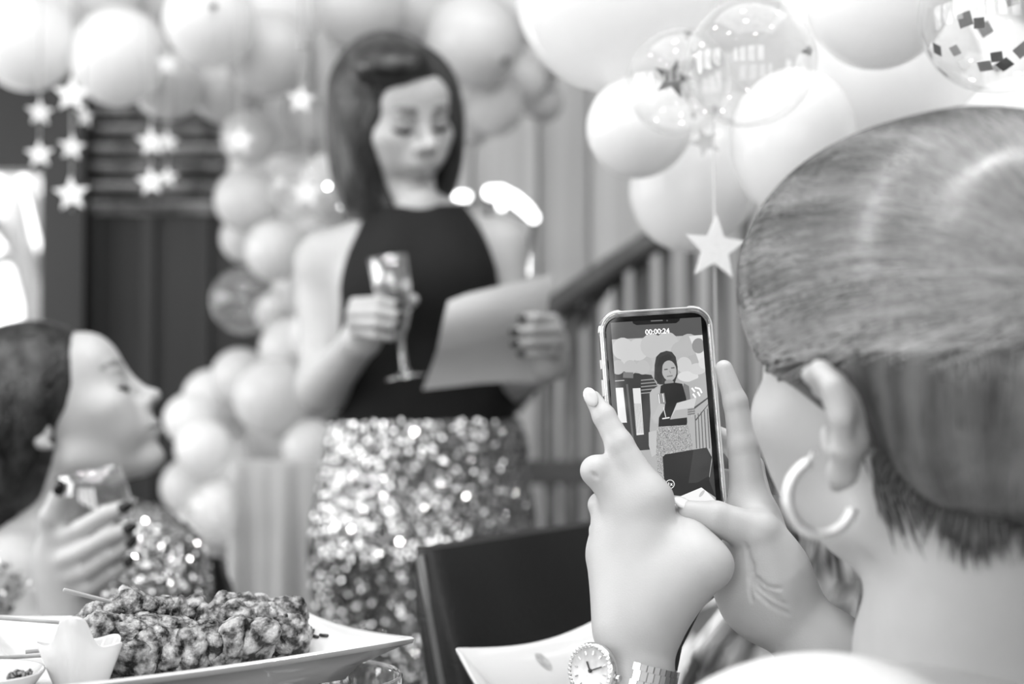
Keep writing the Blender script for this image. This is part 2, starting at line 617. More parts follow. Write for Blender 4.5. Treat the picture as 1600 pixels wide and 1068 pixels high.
def thin_film(name, tint, power, base, scale, haze=0.0):
    """one-sheet clear film or glass wall: see-through, mirror-like toward its edges"""
    m = bpy.data.materials.new(name)
    m.use_nodes = True
    nt = m.node_tree; N, L = nt.nodes, nt.links
    N.remove(N['Principled BSDF'])
    tr = N.new('ShaderNodeBsdfTransparent'); tr.inputs[0].default_value = (tint, tint, tint, 1)
    gl = N.new('ShaderNodeBsdfGlossy'); gl.inputs[0].default_value = (1, 1, 1, 1); gl.inputs['Roughness'].default_value = 0.04
    lw = N.new('ShaderNodeLayerWeight'); lw.inputs[0].default_value = 0.5
    fr = N.new('ShaderNodeMath'); fr.operation = 'POWER'; fr.inputs[1].default_value = power
    L.new(lw.outputs['Facing'], fr.inputs[0])
    tc = N.new('ShaderNodeTexCoord')
    no = N.new('ShaderNodeTexNoise'); no.inputs['Scale'].default_value = 14
    L.new(tc.outputs['Object'], no.inputs[0])
    ad = N.new('ShaderNodeMath'); ad.operation = 'MULTIPLY_ADD'; ad.inputs[1].default_value = base * 2
    L.new(no.outputs[0], ad.inputs[0]); L.new(fr.outputs[0], ad.inputs[2])
    sc = N.new('ShaderNodeMath'); sc.operation = 'MULTIPLY'; sc.inputs[1].default_value = scale
    mx = N.new('ShaderNodeMixShader')
    L.new(ad.outputs[0], sc.inputs[0]); L.new(sc.outputs[0], mx.inputs[0])
    L.new(tr.outputs[0], mx.inputs[1]); L.new(gl.outputs[0], mx.inputs[2])
    df = N.new('ShaderNodeBsdfDiffuse'); df.inputs[0].default_value = (0.9, 0.9, 0.9, 1)
    m2 = N.new('ShaderNodeMixShader'); m2.inputs[0].default_value = haze
    L.new(mx.outputs[0], m2.inputs[1]); L.new(df.outputs[0], m2.inputs[2])
    L.new(m2.outputs[0], N['Material Output'].inputs[0])
    MATS[name] = m
    return m


M_film = thin_film('clear_balloon_film', 0.97, 3.0, 0.14, 0.36, 0.08)
M_thin = thin_film('clear_glass', 0.86, 2.0, 0.24, 0.8, 0.03)


def balloon_profile(n=22):
    pr = [(0.0005, 1.0)]
    for i in range(1, n):
        t = PI * i / n
        r = math.sin(t) * (1 if t < PI / 2 else 1 - 0.1 * ((t - PI / 2) / (PI / 2)) ** 2)
        z = math.cos(t) * (1.0 if t < PI / 2 else 1.12)
        pr.append((r, z))
    pr.append((0.03, -1.14))
    return pr


bal_me = MB().lathe(balloon_profile(), 32).mesh('balloon')
bal2_me = bal_me.copy(); bal3_me = bal_me.copy()
bal_me.materials.append(M_bal); bal2_me.materials.append(M_bal2); bal3_me.materials.append(M_film)
knot_me = MB().lathe([(0.02, -1.1), (0.035, -1.13), (0.022, -1.16), (0.07, -1.215), (0.085, -1.235), (0.05, -1.225), (0.001, -1.17)], 14).mesh('knot')
knot_me.materials.append(M_knot)


PLACED = []


def balloon(px, py, r, d, label, group=None, kind=0, point=None, stretch=1.0):
    """balloon r photo pixels in radius; point = where its knot looks (camera x, up, toward the lens)"""
    base, best = d, None
    for j in range(80):                          # slide in depth until it no longer presses far into its neighbours
        dd = base + 0.02 * ((j + 1) // 2) * (1 if j % 2 else -0.5)
        if not ((2.5 < dd < 3.5) if base > 2.2 else (1.1 < dd < 2.1)):
            continue
        c, R = P(px, py, dd), M_(r, dd)
        over = max([(R + q[1] - (c - q[0]).length) / min(R, q[1]) for q in PLACED] + [0])
        if best is None or over < best[0]:
            best = (over, dd)
        if over < 0.10:
            break
    d = best[1]
    R = M_(r, d)
    PLACED.append((P(px, py, d), R))
    if point is None:
        a = random.uniform(0, 2 * PI)
        point = (0.6 * math.cos(a), 0.6 * math.sin(a) + 0.1, -0.8)
    n = Vector((point[0], -point[2], point[1]))
    o = bpy.data.objects.new('balloon', (bal_me, bal2_me, bal3_me)[kind])
    COL.objects.link(o)
    o.location = P(px, py, d)
    o.rotation_euler = facing(-n, (0.02, 0.01, 1)).to_euler()
    o.scale = (R, R, R * stretch)
    o['_w'] = list(o.location)
    tag(o, label, 'balloon', group)
    k = bpy.data.objects.new('knot', knot_me)
    COL.objects.link(k); k.parent = o
    return o


# arch and falling column of the garland behind the speaker: (px, py, radius px, depth, label, knot)
G1 = 'balloons of the garland behind the speaker'
arch = [
    (42, 66, 76, 2.62, 'large white balloon lowest at the far left of the garland', None, 0),
    (62, 2, 82, 2.55, 'large white balloon at the top left corner of the garland', None, 0),
    (-18, 30, 62, 2.7, 'white balloon cut off by the left edge of the picture', None, 0),
    (188, 86, 74, 2.6, 'round white balloon with a soft highlight, left of the brightest garland balloon', (-0.5, -0.75, 0.2), 0),
    (172, -6, 48, 2.75, 'small balloon cut by the top edge, above the two left star strings', None, 1),
    (250, -10, 62, 2.8, 'balloon cut by the top edge, just left of the brightest garland balloon', None, 1),
    (328, 32, 73, 2.45, 'brightest white garland balloon, its dark knot facing the room', (0.26, 0.0, 0.97), 0),
    (262, 134, 54, 2.72, 'grey-white balloon hanging over the top of the blind', None, 1),
    (352, 140, 54, 2.8, 'shaded balloon between the blind and the garland column', None, 1),
    (418, 86, 66, 2.66, 'garland balloon with a dark knot, above the falling balloon column', (0.82, 0.05, 0.56), 1),
    (452, 4, 74, 2.6, 'big white balloon at the top edge, left of the speaker\'s hair', (0.1, 0.9, -0.5), 0),
    (545, 104, 68, 2.7, 'garland balloon half hidden by the left of the speaker\'s hair', None, 1),
    (560, 6, 70, 2.68, 'garland balloon at the top edge, straight above the bob haircut\'s left side', None, 1),
    (648, 12, 66, 2.74, 'garland balloon directly above the speaker\'s head', None, 1),
    (738, 62, 76, 2.66, 'garland balloon with a dark knot at right of the speaker\'s head', (0.55, -0.5, 0.66), 1),
    (700, -20, 58, 2.8, 'garland balloon cut by the top edge, above the knot at the speaker\'s right', None, 1),
    (800, 20, 46, 2.85, 'shaded garland balloon next to the big white foreground balloon', None, 1),
    (772, 168, 46, 2.72, 'small garland balloon level with the speaker\'s eyes, at her right', None, 1),
    (812, 128, 40, 2.8, 'small grey garland balloon with a dark knot under the foreground balloons', (0.8, -0.4, 0.5), 1),
    (842, 92, 42, 2.86, 'shaded garland balloon behind the edge of the biggest foreground balloon', None, 1),
    (735, 196, 34, 2.78, 'little garland balloon touching the speaker\'s hair at the right', None, 1),
    (848, 160, 32, 2.84, 'lowest little garland balloon at the right end of the arch', None, 1),
    (500, 170, 56, 2.85, 'balloon behind the bob haircut, next to the upper loose star', None, 1),
]
col = [(430, 185, 58), (390, 215, 44), (470, 245, 56), (408, 262, 50), (520, 290, 52), (385, 312, 50), (455, 330, 54), (384, 372, 40), (430, 392, 48),
       (500, 380, 48), (470, 450, 46), (432, 488, 34), (500, 520, 48), (455, 545, 50), (376, 590, 46), (330, 620, 44), (424, 620, 60), (488, 610, 50), (296, 655, 40),
       (362, 668, 52), (440, 690, 54), (318, 700, 44), (384, 730, 46), (300, 762, 48), (352, 800, 52), (305, 842, 50), (365, 860, 44), (420, 760, 44), (486, 700, 46),
       (262, 905, 44), (330, 912, 48), (385, 930, 44)]
for a in arch:
    balloon(a[0], a[1], a[2], a[3], a[4], G1, a[6], a[5])
lm = ['beside the left end of the blind\'s slats', 'in the garland column between blind and speaker', 'in the garland beside the speaker\'s bare arm', 'in the bunch right of the seated woman\'s nose', 'in the low bunch behind the seated woman\'s glass']
todo = []
for i, (px, py, r) in enumerate(col):
    if py < 250: w_ = 'in the top of the garland column, under the arch'
    elif py < 420: w_ = 'in the garland column between the blind and the speaker\'s shoulder'
    elif py < 560: w_ = 'in the garland column beside the speaker\'s bare arm'
    elif py < 720: w_ = 'in the garland bunch between the seated woman\'s nose and the speaker'
    elif py < 830: w_ = 'in the garland bunch above the white draped table'
    else: w_ = 'at the foot of the garland, behind the seated woman\'s sequins'
    side = 'outermost ' if px < (370 if py < 480 else 300) else ('inner ' if px > 450 else '')
    sz = 'larger' if r >= 50 else ('mid-sized' if r >= 44 else 'small')
    todo.append([px, py, r, 2.72 + 0.09 * ((i * 5) % 4) - (0.1 if px < 330 else 0), f'{side}{sz} pale balloon {w_}', 0 if i % 3 == 0 else 1])
for q in todo:
    same = sorted([p for p in todo if p[4] == q[4]], key=lambda p: p[1])
    q.append(('', ) if len(same) == 1 else (('upper ', 'lower ') if len(same) == 2 else ('highest ', 'middle ', 'lowest ') if len(same) == 3 else ('highest ', 'second ', 'third ', 'lowest '))[same.index(q)])
for px, py, r, d_, lb, kd, pre in todo:
    balloon(px, py, r, d_, (pre if isinstance(pre, str) else '') + lb, G1, kd)
balloon(381, 470, 52, 2.6, 'see-through garland balloon with a bright reflection against the dark wall', G1, 2, (0.7, 0.2, -0.6))
balloon(332, 792, 44, 2.5, 'see-through balloon with window reflections left of the draped table', G1, 2, (0.3, 0.6, -0.6))
balloon(470, 290, 50, 2.62, 'see-through balloon behind the lower loose star', G1, 2, (0.3, 0.3, -0.8))

# the nearer bunch at the upper right
G2 = 'balloons of the bunch over the photographing woman'
balloon(962, -14, 158, 1.5, 'biggest matt white balloon at the top centre', G2, 0, (0.5, 0.7, -0.5))
balloon(996, 199, 80, 1.46, 'small glossy white balloon below the clear balloon with a foil star', G2, 0, (0.9, 0.25, -0.3))
c1 = balloon(1060, 131, 82, 1.3, 'clear balloon with one dark foil star inside', G2, 2, (0.2, 0.9, -0.4), 0.98)
c2 = balloon(1171, 99, 101, 1.2, 'large clear balloon overlapping the one with the foil star', G2, 2, (0.8, 0.25, -0.4), 0.97)
balloon(1082, 288, 98, 1.62, 'white balloon hanging lowest, above the single glitter star', G2, 0, (0.3, 0.9, -0.2), 1.1)
balloon(1238, 216, 97, 1.42, 'white balloon tapering downward beside the photographing woman\'s hair', G2, 0, (-0.12, -1.0, 0.0), 1.12)
balloon(1372, -4, 112, 1.25, 'white balloon at the top edge between the clear and the confetti balloon', G2, 0, (0.2, 0.9, -0.4))
balloon(1390, 120, 140, 1.6, 'big white balloon just over the crown of the photographing woman', G2, 0, (0.2, -0.9, -0.4))
balloon(1130, -10, 92, 1.55, 'white balloon cut by the top edge, behind the large clear balloon', G2, 0, (0.2, 0.9, -0.4))
balloon(1235, 50, 110, 1.7, 'white balloon filling the gap behind the large clear balloon', G2, 0, (0.2, 0.9, -0.4))
balloon(1520, 150, 130, 1.66, 'white balloon behind the confetti balloon, over the hair', G2, 0, (0.2, -0.9, -0.4))
balloon(1600, 240, 120, 1.6, 'white balloon at the right edge behind the hair', G2, 0, (0.2, -0.9, -0.4))
balloon(1480, 60, 110, 1.75, 'white balloon between the top edge balloon and the confetti balloon', G2, 0, (0.2, 0.9, -0.4))
balloon(1300, 330, 110, 1.75, 'white balloon hidden low behind the photographing woman\'s forehead hair', G2, 0, (0.2, 0.9, -0.4))
balloon(1060, -60, 120, 1.8, 'white balloon peeping out behind the biggest balloon at the top edge', G2, 0, (0.2, 0.9, -0.4))
balloon(1160, 190, 90, 1.75, 'white balloon deep in the bunch, seen through the clear balloons', G2, 0, (0.2, 0.9, -0.4))
cf = balloon(1556, 26, 118, 1.12, 'clear balloon full of square confetti in the top right corner', G2, 2, (0.7, -0.5, 0.3), 1.0)

# foil star inside the clear balloon; square confetti inside the other
M_foil = mat('dark_foil', 0.36, 0.28, metal=0.75, var=0.12, vscale=(60, 60, 60))
n = Vector((0.1, -1, 0.12)); Rm = facing(n) @ Matrix.Rotation(math.radians(-14), 3, 'Z')
b = MB(); b.prism(star_poly(M_(33, 1.27), M_(13, 1.27)), frame(Rm.col[0], Rm.col[1], Rm.col[2], (0, 0, 0)), 0.0006)
fs = link('foil_star', b.mesh('foil_star', smooth=False), M_foil, None, c1.location + (P(1044, 136, 1.25) - P(1060, 131, 1.25)) + Vector((0, -0.035, 0)))
tag(fs, 'dark foil star stuck inside a clear balloon', 'confetti')
b = MB(); b.prism(star_poly(M_(22, 1.6), M_(9, 1.6)), frame(Rm.col[0], -Rm.col[1], -Rm.col[2], (0, 0, 0)), 0.0006)
fs2 = link('foil_star', b.mesh('foil_star', smooth=False), mat('pale_foil', 0.72, 0.4, metal=0.2), None, P(1102, 222, 1.36))
tag(fs2, 'pale grey foil star just under the clear balloons', 'confetti')
sq_me = MB().box((0, 0, 0), (1, 1, 0.04)).mesh('confetti_square', smooth=False); sq_me.materials.append(M_foil)
sq2_me = sq_me.copy(); sq2_me.materials[0] = mat('silver_foil', 0.72, 0.3, metal=0.6, var=0.1, vscale=(90, 90, 90))
cc, cr = Vector(cf.location), cf.scale[0]
sq = [(1510, 8), (1511, 28), (1541, 30), (1577, 18), (1558, 2), (1572, 52), (1598, 48), (1536, 80), (1480, 52), (1448, 88), (1475, 92), (1486, 104), (1530, 108), (1565, 100), (1582, 78), (1590, 86), (1518, 118), (1594, 20), (1592, 106), (1468, 70), (1498, 60), (1545, 118)]
for i, (x, y) in enumerate(sq):
    ux, uy = (x - 1556) / 116, (26 - y) / 116
    near = i % 4 != 3
    uz = math.sqrt(max(0.03, 1 - ux * ux - uy * uy)) * (-1 if near else 1)
    nn = Vector((ux, uz, uy)).normalized()
    o = bpy.data.objects.new('confetti_square', sq_me if i % 3 != 1 else sq2_me)
    COL.objects.link(o)
    o.location = cc + nn * cr * 0.965
    o.rotation_euler = (facing(nn) @ Matrix.Rotation(i * 0.77 + 0.3, 3, 'Z')).to_euler()
    s_ = M_(19, 1.1) * (0.85 + 0.3 * ((i * 3) % 5) / 4)
    o.scale = (s_, s_, 0.008)
    tag(o, 'foil confetti square inside the top right clear balloon', 'confetti', 'confetti squares in the clear balloon')
# ------------------------------------------------------------------ people: shared anatomy
M_skin = mat('skin', 0.70, 0.42, var=0.012, vscale=(25, 25, 25), spec=0.35, sss=0.12, vcol=True, bump=0.08, bscale=900)
M_lash = mat('lash_and_brow_hair', 0.12, 0.6)
M_nail = mat('dark_nail_varnish', 0.1, 0.15, var=0.01)
M_nail_l = mat('pale_nail', 0.8, 0.2, var=0.01)


def orient(az, pitch, roll=0.0):
    """columns right, forward, up for a head; az from +Y toward +X, degrees"""
    a, p, r = (math.radians(v) for v in (az, pitch, roll))
    f = Vector((math.sin(a) * math.cos(p), math.cos(a) * math.cos(p), math.sin(p)))
    rt = f.cross(Vector((0, 0, 1))).normalized()
    up = rt.cross(f)
    q = Matrix.Rotation(r, 3, f)
    return Matrix((q @ rt, f, q @ up)).transposed()


class Head:
    def __init__(s, C, R, k=1.0):
        s.C, s.R, s.k = Vector(C), R, k
        s.Rn = np.array(R, np.float32)

    def w(s, x, y, z):
        return s.C + s.R @ (Vector((x, y, z)) * s.k)

    def local(s, X):
        return ((np.asarray(X, np.float32) - np.array(s.C, np.float32)) @ s.Rn) / s.k

    def skull(s, S, face=True, lift=0.0):
        w, k = s.w, s.k
        E = lambda c, r, kk=0.012, op='u': S.ell(w(*c), [v * k for v in r], s.Rn, kk * k, op)
        Cp = lambda a, b, ra, rb, kk=0.012, op='u': S.cap(w(*a), w(*b), ra * k, rb * k, kk * k, op)
        E((0, -0.016, 0.034), (0.073, 0.092, 0.079))
        E((0, 0.034, -0.022), (0.059, 0.058, 0.082), 0.03)
        for x in (-1, 1):
            Cp((x * 0.044, 0.000, -0.058), (x * 0.009, 0.075 - 0.5 * lift, -0.099 + lift), 0.0155, 0.0155, 0.022)
            E((x * 0.04, 0.062, -0.018), (0.024, 0.024, 0.02), 0.025)
            E((x * 0.031, 0.066, -0.046), (0.018, 0.019, 0.022), 0.022)
        E((0, 0.085 - 0.4 * lift, -0.102 + lift), (0.018, 0.016, 0.015), 0.014)
        E((0, 0.07, 0.04), (0.05, 0.022, 0.032), 0.03)
        if face:
            for x in (-1, 1):
                E((x * 0.032, 0.103, 0.004), (0.018, 0.014, 0.009), 0.016, 's')
                E((x * 0.031, 0.078, 0.003), (0.0165, 0.0145, 0.0125), 0.005)
                E((x * 0.026, 0.086, 0.021), (0.018, 0.007, 0.0055), 0.012)
            Cp((0, 0.088, 0.016), (0, 0.106, -0.021), 0.0065, 0.009, 0.013)
            E((0, 0.112, -0.024), (0.0100, 0.0105, 0.0082), 0.008)
            for x in (-1, 1):
                E((x * 0.0125, 0.098, -0.029), (0.0075, 0.010, 0.0075), 0.007)
                E((x * 0.006, 0.106, -0.0355), (0.0038, 0.005, 0.003), 0.002, 's')
            E((0, 0.089, -0.055), (0.026, 0.014, 0.018), 0.02)
            E((0, 0.099, -0.0555), (0.020, 0.0085, 0.0052), 0.004)
            E((0, 0.0975, -0.0655), (0.017, 0.009, 0.0062), 0.004)
            E((0, 0.110, -0.0605), (0.026, 0.008, 0.0014), 0.003, 's')
            E((0, 0.106, -0.0785), (0.018, 0.008, 0.005), 0.009, 's')
        return S

    def ear(s, S, side, kk=1.0, dz=0.0):
        """side -1: the person's left ear"""
        w = s.w
        o = lambda y, z, out=0.0: w(side * (0.071 + out), -0.012 + y * kk, -0.004 + dz + z * kk)
        r = s.k * kk
        outl = [(0.010, 0.010, -0.006), (0.017, 0.018, 0.002), (0.012, 0.029, 0.011), (-0.003, 0.034, 0.016), (-0.017, 0.028, 0.019), (-0.022, 0.012, 0.019), (-0.018, -0.006, 0.016), (-0.009, -0.02, 0.011)]
        S.chain([o(*p) for p in outl], [0.0038 * r, 0.0042 * r, 0.0045 * r, 0.005 * r, 0.0054 * r, 0.0052 * r, 0.0048 * r, 0.005 * r], 0.006 * r)
        S.cap(o(-0.004, -0.024, 0.008), o(0.004, -0.03, 0.005), 0.0075 * r, 0.0055 * r, 0.008 * r)
        S.cap(o(-0.002, 0.02, 0.007), o(-0.01, -0.004, 0.006), 0.008 * r, 0.009 * r, 0.010 * r)
        S.cap(o(0.011, -0.004, 0.004), o(0.008, -0.012, 0.006), 0.0045 * r, 0.004 * r, 0.006 * r)
        for p, q in (((-0.016, 0.012, 0.013), (0.0, 0.008, -0.008)), ((-0.014, -0.006, 0.011), (0.0, -0.004, -0.008)), ((-0.008, 0.026, 0.011), (0.004, 0.018, -0.006)), ((-0.006, -0.02, 0.007), (0.004, -0.012, -0.006)), ((-0.017, 0.02, 0.015), (-0.002, 0.014, -0.008))):
            S.cap(o(*p), o(*q), 0.0055 * r, 0.0075 * r, 0.008 * r)
        S.ell(o(0.003, 0.002, 0.014), [0.006 * r] * 3, None, 0.006 * r, 's')
        S.cap(o(-0.010, 0.020, 0.020), o(-0.013, 0.0, 0.020), 0.004 * r, 0.003 * r, 0.005 * r, 's')
        return S

    def tone(s, X, lips=0.72, brow=0.28):
        l = s.local(X)
        x, y, z = np.abs(l[:, 0]), l[:, 1], l[:, 2]
        t = np.ones(len(X), np.float32)
        f = y > 0.045
        lip = f & (((x / 0.021) ** 2 + ((z + 0.0605) / 0.0125) ** 2) < 1)
        t[lip] = lips
        arc = 0.0275 - 0.0012 * ((x - 0.036) / 0.012) ** 2
        br = f & (x > 0.013) & (x < 0.052) & (np.abs(z - arc) < 0.0046 * np.clip((0.056 - x) / 0.02, 0.3, 1))
        t[br] = brow
        sh = f & (((x - 0.032) / 0.019) ** 2 + ((z - 0.005) / 0.010) ** 2 < 1)
        t[sh & ~br] = 0.80
        return t

    def lashes(s, parent, S):
        """dark lash line on each lowered lid, following the skin"""
        for x in (-1, 1):
            pts = np.array([s.w(x * (0.031 + u * 0.0165), 0.094 - 0.012 * u * u, -0.0035 - 0.0035 * (1 - u * u) + 0.001 * u) for u in np.linspace(-1, 1, 11)])
            q = S.project(pts, 0.0006)
            b = MB(); b.tube([Vector(p) for p in q], [0.0012 + 0.0026 * math.sin(PI * i / 10) for i in range(11)], 6)
            b.build('eyelash', M_lash, parent)
        pts = np.array([s.w(u * 0.025, 0.101 - 0.015 * u * u, -0.0605 + 0.003 * u * u) for u in np.linspace(-1, 1, 13)])
        q = S.project(pts, 0.0003)
        b = MB(); b.tube([Vector(p) for p in q], [0.0006 + 0.0009 * math.sin(PI * i / 12) for i in range(13)], 6)
        b.build('mouth_line', mat('mouth_line_skin', 0.3, 0.5), parent)


def hand(S, W, fwd, back, thumb_side, curls, k=1.0, spread=0.06, thumb=((0.5, 0.55), 0.3, 0.3), r=1.0):
    """hand on wrist W; fwd = toward the fingers, back = out of the back of the hand, thumb_side +1/-1 = which way along
    fwd x back the thumb lies; curls = bends of index..little at their three joints. Returns fingertip frames."""
    y = Vector(fwd).normalized()
    z = (Vector(back) - y * y.dot(Vector(back))).normalized()
    x = y.cross(z) * thumb_side
    W = Vector(W)
    g = lambda a, b, c: W + (x * a + y * b + z * c) * k
    S.cap(g(-0.008, -0.03, 0), g(0, 0.02, 0), 0.024 * k * r, 0.025 * k * r, 0.02)
    tips = []
    L = ((0.040, 0.024, 0.019), (0.045, 0.028, 0.020), (0.041, 0.026, 0.020), (0.031, 0.019, 0.018))
    base = ((0.027, 0.086, 0.002), (0.007, 0.09, 0.005), (-0.013, 0.085, 0.003), (-0.031, 0.075, -0.002))
    rr = (0.0088, 0.009, 0.0086, 0.0075)
    for i in range(4):
        b = g(*base[i])
        S.cap(g(base[i][0] * 0.6, 0.01, 0), b, 0.0165 * k * r, 0.0115 * k * r, 0.014)
        S.cap(g(base[i][0] * 0.6, 0.03, -0.008), g(base[i][0], 0.07, -0.008), 0.013 * k * r, 0.011 * k * r, 0.014)
        sp = (1.5 - i) * spread
        d = (y * math.cos(sp) + x * math.sin(sp)).normalized()
        n = z
        p, ang = b, 0.0
        pts = [p]
        for j in range(3):
            ang += curls[i][j]
            dd = d * math.cos(ang) - n * math.sin(ang)
            p = p + dd * (L[i][j] * k)
            pts.append(p)
        S.chain(pts, [rr[i] * 1.12 * k * r, rr[i] * k * r, rr[i] * 0.9 * k * r, rr[i] * 0.76 * k * r], 0.006)
        nb = d * math.sin(ang) + n * math.cos(ang)
        tips.append((pts[-1], dd, nb, rr[i] * 0.8 * k))
    (tx, ty), b1, b2 = thumb
    c = g(0.024, 0.022, -0.010)
    dm = (x * tx + y * ty - z * 0.55).normalized()
    m = c + dm * 0.042 * k
    S.cap(g(0.008, 0.01, -0.006), c, 0.019 * k * r, 0.0175 * k * r, 0.015)
    S.cap(c, m, 0.0165 * k * r, 0.0125 * k * r, 0.014)
    d2 = (dm + (y * 0.9 - x * 0.25 - z * 0.2) * b1).normalized()
    q = m + d2 * 0.032 * k
    d3 = (d2 + (y * 0.5 - x * 0.9 - z * 0.2) * b2).normalized()
    e = q + d3 * 0.025 * k
    S.chain([m, q, e], [0.012 * k * r, 0.0105 * k * r, 0.0085 * k * r], 0.006)
    tips.append((e, d3, (x - d3 * d3.dot(x)).normalized(), 0.0092 * k))
    return tips


def nails(tips, m, parent, S=None, which=None):
    for i, (p, d, n, r) in enumerate(tips):
        if which is not None and i not in which:
            continue
        c = p + n * r * 0.72 + d * r * 0.15
        R = Matrix((n.cross(d).normalized(), d, n)).transposed()
        b = MB(); b.sphere(c, (r * 0.72, r * 1.15, r * 0.34), 12, 8, R)
        b.build('nail', m, parent)


def sequins(S, count, box, keep, size, tilt, seed, lift=0.001):
    """little tilted discs scattered over the surface of S inside box; one (verts, hexagons) pair"""
    g = np.random.default_rng(seed)
    lo, hi = np.array(box[0]), np.array(box[1])
    X = (lo + g.random((count, 3)) * (hi - lo)).astype(np.float32)
    X = S.project(X, lift, 7)
    d = np.abs(S(X) - lift)
    X = X[(d < 0.002) & keep(X)]
    e = 0.0015
    n = np.stack([S(X + np.array(v, np.float32) * e) - S(X - np.array(v, np.float32) * e) for v in ((1, 0, 0), (0, 1, 0), (0, 0, 1))], 1)
    n /= np.linalg.norm(n, axis=1, keepdims=True)
    n = n + g.normal(0, tilt, n.shape)
    n /= np.linalg.norm(n, axis=1, keepdims=True)
    a = np.cross(n, [0.1, 0.2, 1.0]); a /= np.linalg.norm(a, axis=1, keepdims=True)
    b = np.cross(n, a)
    s = size * (0.8 + 0.4 * g.random((len(X), 1)))
    V = np.stack([X + (a * math.cos(PI * k / 3) + b * math.sin(PI * k / 3)) * s for k in range(6)], 1).reshape(-1, 3)
    return V, np.arange(len(V)).reshape(-1, 6)


# ------------------------------------------------------------------ the standing speaker
DW = 2.15
sp = thing('person', 'woman in a black halter top and sequin skirt, standing and reading from a sheet', 'person', P(660, 594, DW).xy.to_3d())
hd = Head(P(616, 183, DW), orient(145, -18, 9), 0.98)
B = SDF()
hd.skull(B, True, -0.013)
nk0, nk1 = hd.w(0, -0.056, -0.050), P(652, 356, DW + 0.052)
B.cap(nk0, nk1, 0.043, 0.046, 0.009)
shL, shR = P(510, 412, DW + 0.04), P(781, 388, DW + 0.06)        # shoulder joints, image left and right
B.cap(nk1 + Vector((0, 0, -0.02)), shL, 0.045, 0.042, 0.05)
B.cap(nk1 + Vector((0, 0, -0.02)), shR, 0.045, 0.038, 0.05)
B.ell(P(650, 470, DW + 0.03), (0.132, 0.088, 0.15), None, 0.06)
B.ell(P(660, 440, DW - 0.03), (0.10, 0.07, 0.075), None, 0.05)
B.ell(P(665, 620, DW + 0.03), (0.128, 0.088, 0.14), None, 0.06)
B.ell(P(668, 770, DW + 0.03), (0.145, 0.105, 0.16), None, 0.06)
for sx in (-1, 1):
    hip = P(668 + sx * 62, 840, DW + 0.03)
    kn = Vector((hip.x, hip.y - 0.01, 0.50)); an = Vector((hip.x, hip.y + 0.02, 0.10))
    B.cap(hip, kn, 0.085, 0.052, 0.03); B.cap(kn, an, 0.05, 0.032, 0.02)
    B.cap(an, an + Vector((0.01 * sx, -0.13, -0.075)), 0.032, 0.024, 0.02)
    B.cap(an, an + Vector((0, 0.02, -0.07)), 0.03, 0.024, 0.02)
# her right arm (image left): elbow by her side, forearm up to the glass
elL, wrL = P(503, 606, DW - 0.02), P(566, 528, DW - 0.16)
B.cap(shL, P(506, 470, DW + 0.04), 0.043, 0.040, 0.03)
B.cap(P(506, 470, DW + 0.04), elL, 0.039, 0.034, 0.02)
B.cap(elL, wrL, 0.036, 0.025, 0.02)
GL = (P(606, 401, DW - 0.2), P(635, 590, DW - 0.2))               # glass axis, rim to foot


def px_hand(S, wrist, fingers, thumb, d, k, rr=(0.0078, 0.008, 0.0076, 0.0068)):
    """hand laid out joint by joint: photo pixels and depth offsets; returns fingertip frames"""
    Q_ = lambda q: P(q[0], q[1], d + q[2])
    w0 = Q_(wrist)
    out = []
    for i, f in enumerate(fingers):
        p = [Q_(q) for q in f]
        S.cap(w0.lerp(p[0], 0.15), p[0], 0.0175 * k, 0.0125 * k, 0.016)
        S.chain(p, [rr[i] * 1.25 * k, rr[i] * 1.08 * k, rr[i] * 0.95 * k, rr[i] * 0.8 * k], 0.006)
        dd = (p[3] - p[2]).normalized()
        n_ = Vector((0, -1, 0)) - dd * dd.dot(Vector((0, -1, 0)))
        out.append((p[3], dd, n_.normalized(), rr[i] * 0.85 * k))
    p = [Q_(q) for q in thumb]
    S.cap(w0, p[0], 0.02 * k, 0.016 * k, 0.016)
    S.chain(p, [0.0145 * k, 0.0115 * k, 0.0085 * k], 0.01)
    dd = (p[-1] - p[-2]).normalized()
    n_ = Vector((0, -1, 0.3)); n_ = (n_ - dd * dd.dot(n_)).normalized()
    out.append((p[-1], dd, n_, 0.009 * k))
    return out


tipL = px_hand(B, (562, 533, -0.16),
               [[(578, 488, -0.165), (555, 474, -0.205), (592, 470, -0.236), (621, 477, -0.234)], [(570, 501, -0.165), (551, 488, -0.205), (590, 487, -0.238), (624, 494, -0.236)],
                [(563, 513, -0.162), (550, 503, -0.2), (588, 505, -0.236), (620, 510, -0.234)], [(560, 524, -0.16), (556, 518, -0.195), (588, 523, -0.226), (611, 527, -0.226)]],
               [(588, 506, -0.155), (622, 486, -0.158), (645, 468, -0.185)], DW, 1.0)
# her left arm (image right): upper arm down, forearm forward to the sheet
elR, wrR = P(800, 585, DW + 0.02), P(856, 570, DW - 0.145)
B.cap(shR, elR, 0.040, 0.034, 0.025)
B.cap(elR, wrR, 0.034, 0.024, 0.02)
tipR = px_hand(B, (858, 566, -0.15),
               [[(864, 516, -0.165), (864, 499, -0.215), (836, 496, -0.246), (815, 497, -0.254)], [(870, 529, -0.165), (869, 514, -0.215), (830, 515, -0.248), (803, 518, -0.256)],
                [(870, 543, -0.165), (868, 533, -0.212), (830, 534, -0.244), (804, 537, -0.252)], [(866, 556, -0.165), (864, 550, -0.205), (836, 552, -0.232), (814, 553, -0.238)]],
               [(850, 540, -0.15), (828, 520, -0.165), (808, 505, -0.185)], DW, 1.0)
V, Q = B.mesh(0.0034)
body = np_build('body', [(V, Q)], M_skin, sp, tone=hd.tone(V, 0.78, 0.25))
hd.lashes(sp, B)
nails(tipL, M_nail, sp, which=(0, 1, 2))
nails(tipR, M_nail, sp)

